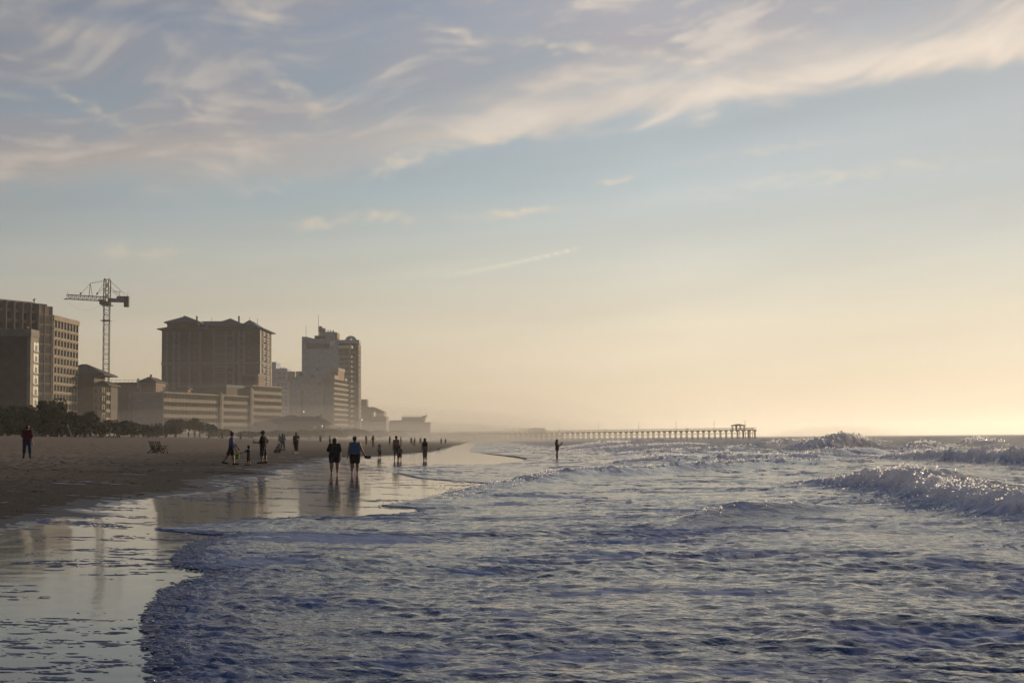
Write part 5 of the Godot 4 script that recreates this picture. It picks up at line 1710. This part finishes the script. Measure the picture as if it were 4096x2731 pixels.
	# ---- far figures: label, x, d, height, top, bottom, turn, stride, arms
	var F := [
		["small person in pale top on the sand between the straps walker and the black T-shirt", -35.7, 264.4, 1.68, "lilac", "charcoal", 170.0, 8.0, 10.0],
		["small person in pale shirt half hidden behind the black T-shirt walker", -31.0, 241.4, 1.72, "white_cloth", "charcoal", 150.0, 4.0, 60.0],
		["left one of a dark pair standing close together right of the blue tank top", -20.17, 195.9, 1.66, "navy", "charcoal", -70.0, 4.0, 20.0],
		["right and larger one of the dark pair standing close together", -19.45, 198.2, 1.76, "black", "khaki", 70.0, 4.0, 24.0],
		["small dark figure standing sideways between the girl and the bare chested person", -19.42, 224.7, 1.74, "charcoal", "khaki", -60.0, 8.0, 14.0],
		["small figure in grey half hidden behind the bare chested person", -18.2, 231.3, 1.7, "grey_top", "charcoal", -80.0, 6.0, 30.0],
		["faint figure left of the leaning figure, between boy and long haired walker", -20.2, 283.6, 1.68, "grey_trouser", "charcoal", 20.0, 6.0, 20.0],
		["small dark figure leaning forward in mid stride left of the long haired walker", -17.9, 258.2, 1.72, "charcoal", "navy", -60.0, 24.0, 30.0],
		["faint figure just left of the long haired walker", -20.0, 308.4, 1.7, "grey_top", "grey_trouser", 180.0, 6.0, 18.0],
		["left one of the faint far pair below the land end of the pier", -18.4, 366.0, 1.7, "charcoal", "charcoal", 0.0, 6.0, 8.0],
		["right one of the faint far pair below the land end of the pier", -17.5, 370.1, 1.68, "grey_trouser", "charcoal", 0.0, 10.0, 12.0],
		["dark person standing at the dune edge beside the beach chair rack", -84.3, 284.0, 1.78, "charcoal", "charcoal", 0.0, 3.0, 8.0],
		["person in reddish shirt bending at the rack of beach chairs", -83.6, 288.5, 1.66, "rust", "charcoal", 60.0, 10.0, 40.0],
		["person in pale shirt bending over at the far left edge of the dune", -106.6, 294.0, 1.7, "cyan", "khaki", 80.0, 12.0, 60.0],
		["small figure by the dune below the orange lit hotel side", -99.6, 388.0, 1.7, "charcoal", "navy", 90.0, 6.0, 20.0],
		["small figure in yellowish top by the dune below the banded hotel", -87.5, 384.0, 1.7, "khaki", "charcoal", 10.0, 6.0, 20.0],
		["dark small figure walking below the banded hotel trees", -76.4, 347.0, 1.72, "charcoal", "charcoal", -80.0, 14.0, 24.0],
		["small figure in lilac top walking left of the person with the bun", -69.8, 326.6, 1.7, "lilac", "charcoal", -70.0, 14.0, 18.0],
		["dark small figure walking just left of the person with the bun", -63.0, 308.4, 1.76, "navy", "charcoal", 80.0, 16.0, 24.0],
		["small figure right behind the person with the bun, near the dune", -61.6, 322.0, 1.68, "green", "charcoal", 60.0, 6.0, 16.0],
		["small pale figure behind the sitting and standing pair", -37.0, 226.0, 1.7, "lilac", "grey_trouser", 30.0, 8.0, 12.0],
		["faint figure right of the pale one behind the standing pair", -52.4, 326.6, 1.7, "khaki", "grey_trouser", 0.0, 6.0, 12.0],
	]
	var i := 0
	for f in F:
		var bend := 52.0 if "bending" in f[0] else 14.0 if "leaning" in f[0] else 2.0
		person(f[0], f[1], f[2], {"h": f[3], "w": 1.05, "top": f[4], "bottom": f[5], "bottom_len": 0.5 if i % 2 == 0 else 1.0, "turn": f[6], "leg_l": [f[7], 5], "leg_r": [-f[7], 8], "arm_l": [f[8], 9, 14], "arm_r": [-f[8] * 0.5, 10, 14], "lean": bend, "hair": "long" if i % 3 == 0 else "short", "cs": 0.04}, far)
		i += 1
	# ---- on the pier
	var P := [[0.30, "person on the pier right of the third lamp pole"], [0.425, "person leaning on the pier railing at the fourth lamp pole"], [0.463, "person on the pier behind the raised hand in the water"], [0.562, "left person of a pair on the pier right of the middle"], [0.569, "right person of a pair on the pier right of the middle"], [0.804, "left person of the pair on the pier nearest its pavilion"], [0.808, "right person of the pair on the pier nearest its pavilion"]]
	for p in P:
		var at := on_pier(p[0], -2.1)
		person(p[1], at.x, -at.z, {"y": at.y + 0.01, "h": 1.72, "top": "charcoal", "bottom": "charcoal", "bottom_len": 1.0, "turn": 160.0 + 300.0 * p[0], "cs": 0.05}, "people on the pier")

# ------------------------------------------------------------------ things on the sand
func slatted_chair(label: String, x: float, d: float, turn: float) -> void:
	var o := thing("beach_chair", label, "chair", Vector3(x, smooth_sand(x, d) - 0.01, -d), deg_to_rad(turn), "pair of wooden beach chairs")
	o.scale = Vector3.ONE * 0.80
	# faces local +x; two frames joined by cloth
	for z in [-0.3, 0.3]:
		var st := tri_st()
		bar(st, Vector3(-0.52, 0.0, z), Vector3(0.28, 0.48, z), 0.055)
		bar(st, Vector3(-0.28, 1.06, z), Vector3(0.02, 0.30, z), 0.055)
		bar(st, Vector3(0.02, 0.30, z), Vector3(0.66, 0.0, z), 0.055)
		obj("side_frame", done(st), M.wood_dark, o)
		st = tri_st()
		bar(st, Vector3(0.36, 0.60, z), Vector3(0.66, 0.02, z), 0.055)
		bar(st, Vector3(0.08, 0.60, z), Vector3(0.22, 0.30, z), 0.05)
		obj("leg", done(st), M.wood_dark, o)
		bx("armrest", o, M.wood_dark, -0.08, 0.62, 0.595, 0.64, z + 0.05, z - 0.05)
	var c := tri_st()
	var p := [Vector3(-0.28, 1.04, 0), Vector3(-0.15, 0.70, 0), Vector3(0.0, 0.34, 0), Vector3(0.22, 0.30, 0), Vector3(0.46, 0.36, 0)]
	for i in 4:
		bar(c, p[i] + Vector3(0, 0, -0.18), p[i + 1] + Vector3(0, 0, -0.18), 0.02)
		quad(c, p[i] + Vector3(0, 0, 0.2), p[i] + Vector3(0, 0, -0.2), p[i + 1] + Vector3(0, 0, -0.2), p[i + 1] + Vector3(0, 0, 0.2))
		quad(c, p[i + 1] + Vector3(0.02, -0.01, 0.2), p[i + 1] + Vector3(0.02, -0.01, -0.2), p[i] + Vector3(0.02, -0.01, -0.2), p[i] + Vector3(0.02, -0.01, 0.2))
	obj("sling_seat", done(c), M.black, o)
	for q in [Vector3(-0.27, 1.03, 0), Vector3(-0.44, 0.05, 0), Vector3(0.60, 0.1, 0), Vector3(0.02, 0.31, 0)]:
		bx("crossbar", o, M.wood_dark, q.x - 0.03, q.x + 0.03, q.y - 0.03, q.y + 0.03, 0.33, -0.33)

func beach_things() -> void:
	slatted_chair("left and nearer wooden beach chair of the pair on the dry sand", -25.15, 99.7, -24.0)
	slatted_chair("right and farther wooden beach chair of the pair on the dry sand", -24.92, 100.5, -24.0)
	# lifeguard stand
	var d := 285.0
	var g := thing("lifeguard_stand", "tall dark red wooden lifeguard stand with a white ladder catching the sun", "lifeguard stand", Vector3(-90.2, smooth_sand(-90.2, d), -d))
	var st := tri_st()
	for x in [-1.1, 1.1]:
		for z in [-0.9, 0.9]:
			bar(st, Vector3(x * 1.25, 0, z * 1.2), Vector3(x * 0.75, 1.9, z * 0.8), 0.16)
	for z in [-1.0, 1.0]:
		bar(st, Vector3(-1.3, 0.5, z), Vector3(1.3, 0.5, z), 0.1)
		bar(st, Vector3(-1.1, 1.2, z * 0.9), Vector3(1.1, 1.2, z * 0.9), 0.1)
	obj("legs_frame", done(st), M.rust, g)
	bx("platform", g, M.rust, -0.95, 1.1, 1.9, 2.02, 0.85, -0.85)
	bx("seat", g, M.rust, -0.6, 0.2, 2.02, 2.45, 0.6, -0.6)
	bx("backrest", g, M.rust, -0.72, -0.6, 2.02, 2.95, 0.6, -0.6)
	for z in [-0.35, 0.35]:
		st = tri_st()
		bar(st, Vector3(1.9, 0.0, z), Vector3(1.05, 2.5, z), 0.13)
		obj("ladder_rail", done(st), M.white, g)
	for k in 5:
		var t := 0.12 + 0.19 * k
		bx("rung", g, M.white, lerpf(1.9, 1.05, t) - 0.09, lerpf(1.9, 1.05, t) + 0.12, 2.5 * t, 2.5 * t + 0.07, 0.35, -0.35)
	var flag := thing("rescue_float", "small pale orange rescue float on top of the lifeguard stand", "rescue float", Vector3(-90.75, smooth_sand(-90.2, d) + 2.96, -d))
	obj("float", field_mesh([[Vector3(0, 0.12, 0), Vector3(0, 0.5, 0), 0.16, 0.14]], 0.05, 0.01), M.warm_orange, flag)
	# white box and bins beside it
	var b := thing("storage_box", "white storage shed behind the person in the maroon shirt", "shed", Vector3(-95.6, smooth_sand(-95.6, 286.0), -286.0), deg_to_rad(-8))
	bx("body", b, M.white_dull, -1.6, 1.3, 0, 1.55, 1.0, -1.0)
	bx("side_panel", b, M.beige_light, 1.31, 1.36, 0.02, 1.53, 1.0, -1.0)
	bx("lid", b, M.white, -1.7, 1.45, 1.56, 1.66, 1.1, -1.1)
	for i in 3:
		var bx_ := -92.3 + 0.95 * i
		var bin := thing("trash_bin", ["blue drum bin next to the white shed", "middle blue drum bin of the three by the white shed", "blue drum bin on the right of the three by the white shed"][i], "bin", Vector3(bx_, smooth_sand(bx_, 285.0), -285.0), 0.0, "drum bins by the dune")
		var cy := CylinderMesh.new()
		cy.top_radius = 0.34
		cy.bottom_radius = 0.31
		cy.height = 1.2
		cy.radial_segments = 12
		obj("drum", cy, M.bin_blue, bin, Vector3(0, 0.6, 0))
		var rim := TorusMesh.new()
		rim.inner_radius = 0.30
		rim.outer_radius = 0.38
		rim.rings = 12
		rim.ring_segments = 5
		obj("rim", rim, M.charcoal, bin, Vector3(0, 1.2, 0))
		bx("liner", bin, M.sill, 0.33, 0.36, 0.5, 1.25, 0.15, -0.15)
	# racks of folded beach chairs along the dune edge
	for i in 14:
		var left := i < 9
		var xx := -87.0 + 0.78 * i if left else -88.6 + 1.1 * (i - 9)
		var dd := 287.0 + 0.6 * i if left else 331.0 + 1.5 * (i - 9)
		var r := thing("folded_chair", "folded beach chair, %s in the row %s" % [["first", "second", "third", "fourth", "fifth", "sixth", "seventh", "eighth", "ninth"][i if left else i - 9], "right of the lifeguard stand" if left else "below the orange lit hotel side"], "chair", Vector3(xx, smooth_sand(xx, dd), -dd), deg_to_rad(10), "folded beach chairs right of the lifeguard stand" if left else "folded beach chairs below the orange lit hotel side")
		st = tri_st()
		for z in [-0.28, 0.28]:
			bar(st, Vector3(-0.35, 0, z), Vector3(0.15, 1.15, z), 0.06)
			bar(st, Vector3(0.3, 0, z), Vector3(-0.1, 0.95, z), 0.06)
		obj("frame", done(st), M.wood_dark, r)
		st = tri_st()
		bar(st, Vector3(-0.25, 0.25, 0), Vector3(0.12, 1.08, 0), 0.05)
		box_st(st, -0.1, -0.05, 0.2, 0.95, -0.26, 0.26)
		obj("sling", done(st), M.bin_blue if i % 3 else M.rust, r)
	# signs and posts at the dune edge
	var posts := [[-57.2, 300.0, 1.5, "pale post standing by the yellow beach toy"], [-93.5, 400.0, 2.8, "pale sign post below the orange lit hotel side"], [-84.6, 386.0, 2.0, "pale post beside the figure in yellowish top"], [-66.5, 312.0, 1.4, "pale post left of the person with the bun"], [-45.5, 300.0, 1.5, "pale post between the capped person and the standing pair"], [-31.0, 300.0, 1.6, "short pale post left of the small person in a pale top"]]
	for q in posts:
		var po := thing("marker_post", q[3], "post", Vector3(q[0], smooth_sand(q[0], q[1]), -q[1]))
		bx("post", po, M.beige_light, -0.07, 0.07, 0, q[2], 0.07, -0.07)
		bx("sign", po, M.beige_light, -0.16, 0.16, q[2] * 0.62, q[2] + 0.02, 0.1, 0.072)
	var ball := thing("beach_toy", "yellow and red inflated beach toy lying on the sand by a pale post", "beach toy", Vector3(-59.0, smooth_sand(-59.0, 300.0), -300.0))
	obj("ball", field_mesh([[Vector3(0, 0.35, 0), Vector3(0.02, 0.36, 0), 0.34, 0.34]], 0.07, 0.01), M.yellow, ball)
	obj("tail", field_mesh([[Vector3(0.1, 0.4, 0), Vector3(0.95, 0.1, 0), 0.10, 0.07]], 0.05, 0.01), M.yellow, ball)
	obj("patch", field_mesh([[Vector3(0, 0.18, 0.12), Vector3(0.2, 0.16, 0.12), 0.22, 0.2]], 0.06, 0.01), M.red, ball)
	for q in [[-9.9, 190.0, "dark gull standing on the wet sand beside the long haired walker", 30.0]]:
		var gu := thing("gull", q[2], "bird", Vector3(q[0], smooth_sand(q[0], q[1]), -q[1]), deg_to_rad(q[3]))
		obj("body", field_mesh([[Vector3(-0.16, 0.20, 0), Vector3(0.12, 0.26, 0), 0.06, 0.09], [Vector3(0.12, 0.28, 0), Vector3(0.20, 0.42, 0), 0.05, 0.045], [Vector3(0.20, 0.42, 0), Vector3(0.31, 0.40, 0), 0.025, 0.012], [Vector3(-0.16, 0.20, 0), Vector3(-0.34, 0.18, 0), 0.045, 0.015], [Vector3(0.0, 0.15, 0.03), Vector3(0.0, 0.0, 0.03), 0.014, 0.012], [Vector3(0.0, 0.15, -0.03), Vector3(0.0, 0.0, -0.03), 0.014, 0.012]], 0.012, 0.02), M.grey_trouser, gu)

# ------------------------------------------------------------------ flecks of foam left on the wet sand, clots on the breaking crests
func blob(seed_: int) -> ArrayMesh:
	var r := RandomNumberGenerator.new()
	r.seed = seed_
	var V := PackedVector3Array()
	var n := 7
	var rim := []
	for i in n:
		var a := TAU * i / n
		rim.append(Vector3(cos(a), 0, sin(a)) * r.randf_range(0.7, 1.15))
	var st := SurfaceTool.new()
	st.begin(Mesh.PRIMITIVE_TRIANGLES)
	for i in n:
		var a: Vector3 = rim[i]
		var b: Vector3 = rim[(i + 1) % n]
		var a2 := a * 0.6 + Vector3(0, 0.8, 0)
		var b2 := b * 0.6 + Vector3(0, 0.8, 0)
		for p in [a, a2, b, b, a2, b2, a2, Vector3(0, 1, 0), b2]:
			st.add_vertex(p)
	st.index()
	st.generate_normals()
	return st.commit()

func scatter(called: String, m: Material, places: Array, sd: int) -> void:
	var dome := SphereMesh.new()
	dome.is_hemisphere = true
	dome.height = 1.0
	dome.radius = 1.0
	dome.radial_segments = 9
	dome.rings = 4
	for v in 2:
		var mm := MultiMesh.new()
		mm.transform_format = MultiMesh.TRANSFORM_3D
		mm.mesh = blob(sd + v) if called != "wash_bubbles" else dome
		var mine := []
		for i in places.size():
			if i % 2 == v:
				mine.append(places[i])
		mm.instance_count = mine.size()
		for i in mine.size():
			mm.set_instance_transform(i, mine[i])
		var o := MultiMeshInstance3D.new()
		o.name = numbered(called)
		o.multimesh = mm
		o.material_override = m
		add_child(o, true)
		o.set_meta("kind", "stuff")
		tag(o, {"foam_flecks": "flecks of foam lying on the mirror wet sand", "wash_bubbles": "glinting bubbles heaped along the near edge of the wash", "foam_lace": "thin white lines of foam left on the dark damp sand", "seaweed_bits": "dark bits of weed strewn over the dry sand", "wave_foam": "crumbs and clots of white water along the breaking crests"}[called], "seaweed" if called == "seaweed_bits" else "foam")

func foam_flecks() -> void:
	var r := RandomNumberGenerator.new()
	r.seed = 77
	var P := []
	for i in 60000:
		var d := 8.5 * pow(11.0, r.randf())
		var we := curve(WASH, d)
		var dr := curve(DRY, d)
		var x := r.randf_range(dr - 0.6, we + 0.1)
		var k := n_big.get_noise_2d(x * 0.22 + 3.0, d * 0.40 + 11.0) + 0.7 * n_mid.get_noise_2d(x * 0.9, d * 2.4)
		if d < 13.0:
			k += 0.14
		if absf(d - 18.6) < 1.1 or absf(d - 27.5) < 2.5:
			k += 0.12
		if k < 0.33 + 0.1 * r.randf():
			continue
		var s := r.randf_range(0.010, 0.026) * lerpf(1.0, 2.4, smoothstep(12.0, 70.0, d))
		var long := r.randf_range(0.8, 2.0)
		if r.randf() < 0.12:
			s *= 1.6
			long = r.randf_range(2.0, 5.0)
		elif r.randf() < 0.5:
			s *= 0.6
		var b := Basis(Vector3.UP, r.randfn(0.0, 0.25)).scaled(Vector3(s * long, minf(s * 0.28, 0.010), s))
		P.append(Transform3D(b, Vector3(x, smooth_sand(x, d) - 0.003, -d)))
	scatter("foam_flecks", M.fleck, P, 3)
	# clots along the crests
	var Q := []
	for w in CRESTS:
		var pts: Array = w[0]
		var d0: float = pts[0][0]
		var d1: float = minf(pts[-1][0], 330.0)
		var xa := []
		var ha := []
		for q in pts:
			xa.append([q[0], q[1]])
			ha.append([q[0], q[2]])
		var n := int(3200 * w[3] * (d1 - d0) / 40.0 / (1.0 + d0 * 0.012))
		for i in n:
			var d := r.randf_range(d0, d1)
			var h := curve(ha, d)
			if h < 0.05:
				continue
			var u: float = r.randfn(-0.25, 0.75) * w[1]
			var x: float = curve(xa, d) + u + 0.5 * w[1] * n_mid.get_noise_2d(d * 0.6, w[1] * 50.0)
			var q2: float = u / w[1] if u < 0.0 else u / w[2]
			var lump := n_fine.get_noise_2d(x * 1.1 + 20.0, d * 0.9)
			var y := h * exp(-q2 * q2) * (1.0 + 0.10 * lump) + h * 0.3 * lump * exp(-q2 * q2)
			y = maxf(y, 0.02)
			var s := r.randf_range(0.008, 0.026) * (1.0 + d * 0.014) * (0.5 + h)
			var lift := absf(r.randfn(0.0, 0.10)) * h if r.randf() < 0.35 else 0.0
			var b := Basis.from_euler(Vector3(r.randf() * TAU, r.randf() * TAU, r.randf() * TAU)).scaled(Vector3.ONE * s)
			Q.append(Transform3D(b, Vector3(x, y + lift + s * 0.3, -d)))
	scatter("wave_foam", M.clot, Q, 9)
	var B := []
	for i in 2000:
		var d := r.randf_range(8.5, 24.0)
		var u := absf(r.randfn(0.0, 0.22 if i % 3 else 0.8)) - 0.02
		var x := curve(WASH, d) + u + 0.10 * n_mid.get_noise_2d(d * 1.6, 3.0)
		if n_fine.get_noise_2d(x * 0.9, d * 0.9) < -0.15 and u > 0.25:
			continue
		var s := (0.006 + 0.013 * pow(r.randf(), 2.0)) * lerpf(1.3, 0.7, clampf(u, 0.0, 1.0))
		var y := smooth_sand(x, d) + 0.03 + 0.035 * smoothstep(0.0, 0.3, u)
		B.append(Transform3D(Basis(Vector3.UP, r.randf() * TAU).scaled(Vector3(s * 1.4, s * 0.6, s * 1.4)), Vector3(x, y, -d)))
	# thin lace of foam and dark weed at the edge of the dry sand
	var Lc := []
	var Wd := []
	for i in 9000:
		var d := 20.0 * pow(5.0, r.randf())
		var up := r.randf_range(-0.8, 4.5)
		var x := curve(DRY, d) - up
		var k := n_big.get_noise_2d(x * 0.18 + 33.0, d * 0.62) + 0.5 * n_mid.get_noise_2d(x * 0.6, d * 2.2)
		if k < 0.46 + 0.03 * up:
			continue
		var s := r.randf_range(0.012, 0.035) * (1.0 + d * 0.02)
		Lc.append(Transform3D(Basis.IDENTITY.scaled(Vector3(s * r.randf_range(2.0, 5.0), 0.006, s)), Vector3(x, smooth_sand(x, d) + 0.012, -d)))
	for i in 300:
		var d := 24.0 * pow(6.0, r.randf())
		var x := curve(DRY, d) - absf(r.randfn(3.0, 9.0)) - 0.5
		var s := r.randf_range(0.012, 0.036) * (1.0 + d * 0.005)
		Wd.append(Transform3D(Basis(Vector3.UP, r.randf() * TAU).scaled(Vector3(s * r.randf_range(1.0, 3.0), s * 0.5, s)), Vector3(x, smooth_sand(x, d) + 0.01, -d)))
	for i in 2600:
		var d := 11.0 * pow(6.0, r.randf())
		var x := curve(WASH, d) + 0.10 * n_mid.get_noise_2d(d * 1.6, 3.0) + 0.07 * n_fine.get_noise_2d(d * 3.0, 9.0) + r.randf_range(-0.03, 0.10) + absf(r.randfn(0.0, 0.05))
		var s := r.randf_range(0.006, 0.018) * (1.0 + d * 0.025)
		Lc.append(Transform3D(Basis.IDENTITY.scaled(Vector3(s * 1.6, s * 0.5, s)), Vector3(x, smooth_sand(x, d) + 0.012, -d)))
	scatter("foam_lace", M.lace, Lc, 25)
	scatter("seaweed_bits", M.weed, Wd, 31)
	scatter("wash_bubbles", M.bubble, B, 15)

# ------------------------------------------------------------------ banks of salt mist low over the beach and the surf
func mist() -> void:
	var banks := []
	for k in 5:
		var g: float = [6.0, 11.0, 18.0, 28.0, 42.0][k]
		banks.append(["mist_over_beach", Vector3(-88, 0, -800), Vector3(215 + 40 * k, 2.0 * g, 820 + 70 * k), [0.0014, 0.0009, 0.00052, 0.00026, 0.00012][k]])
	for k in 3:
		banks.append(["mist_over_surf", Vector3(-6, 0, -420), Vector3(70 + 30 * k, [4.0, 7.0, 11.0][k], 600 + 60 * k), 0.00014])
	banks.append(["spray_on_crest", Vector3(11.2, 0.5, -40), Vector3(3.4, 1.3, 20), 0.014])
	banks.append(["spray_on_crest", Vector3(28, 0.7, -80), Vector3(5, 1.8, 34), 0.02])
	banks.append(["spray_on_peak", Vector3(39, 0.8, -172), Vector3(17, 4.2, 26), 0.012])
	for q in banks:
		var f := FogVolume.new()
		f.name = numbered(q[0])
		f.shape = RenderingServer.FOG_VOLUME_SHAPE_ELLIPSOID
		f.size = q[2]
		f.position = q[1]
		var fm := FogMaterial.new()
		fm.resource_name = q[0]
		fm.albedo = Color(0.97, 0.95, 0.91)
		fm.density = q[3]
		f.material = fm
		f.set_meta("kind", "stuff")
		add_child(f)
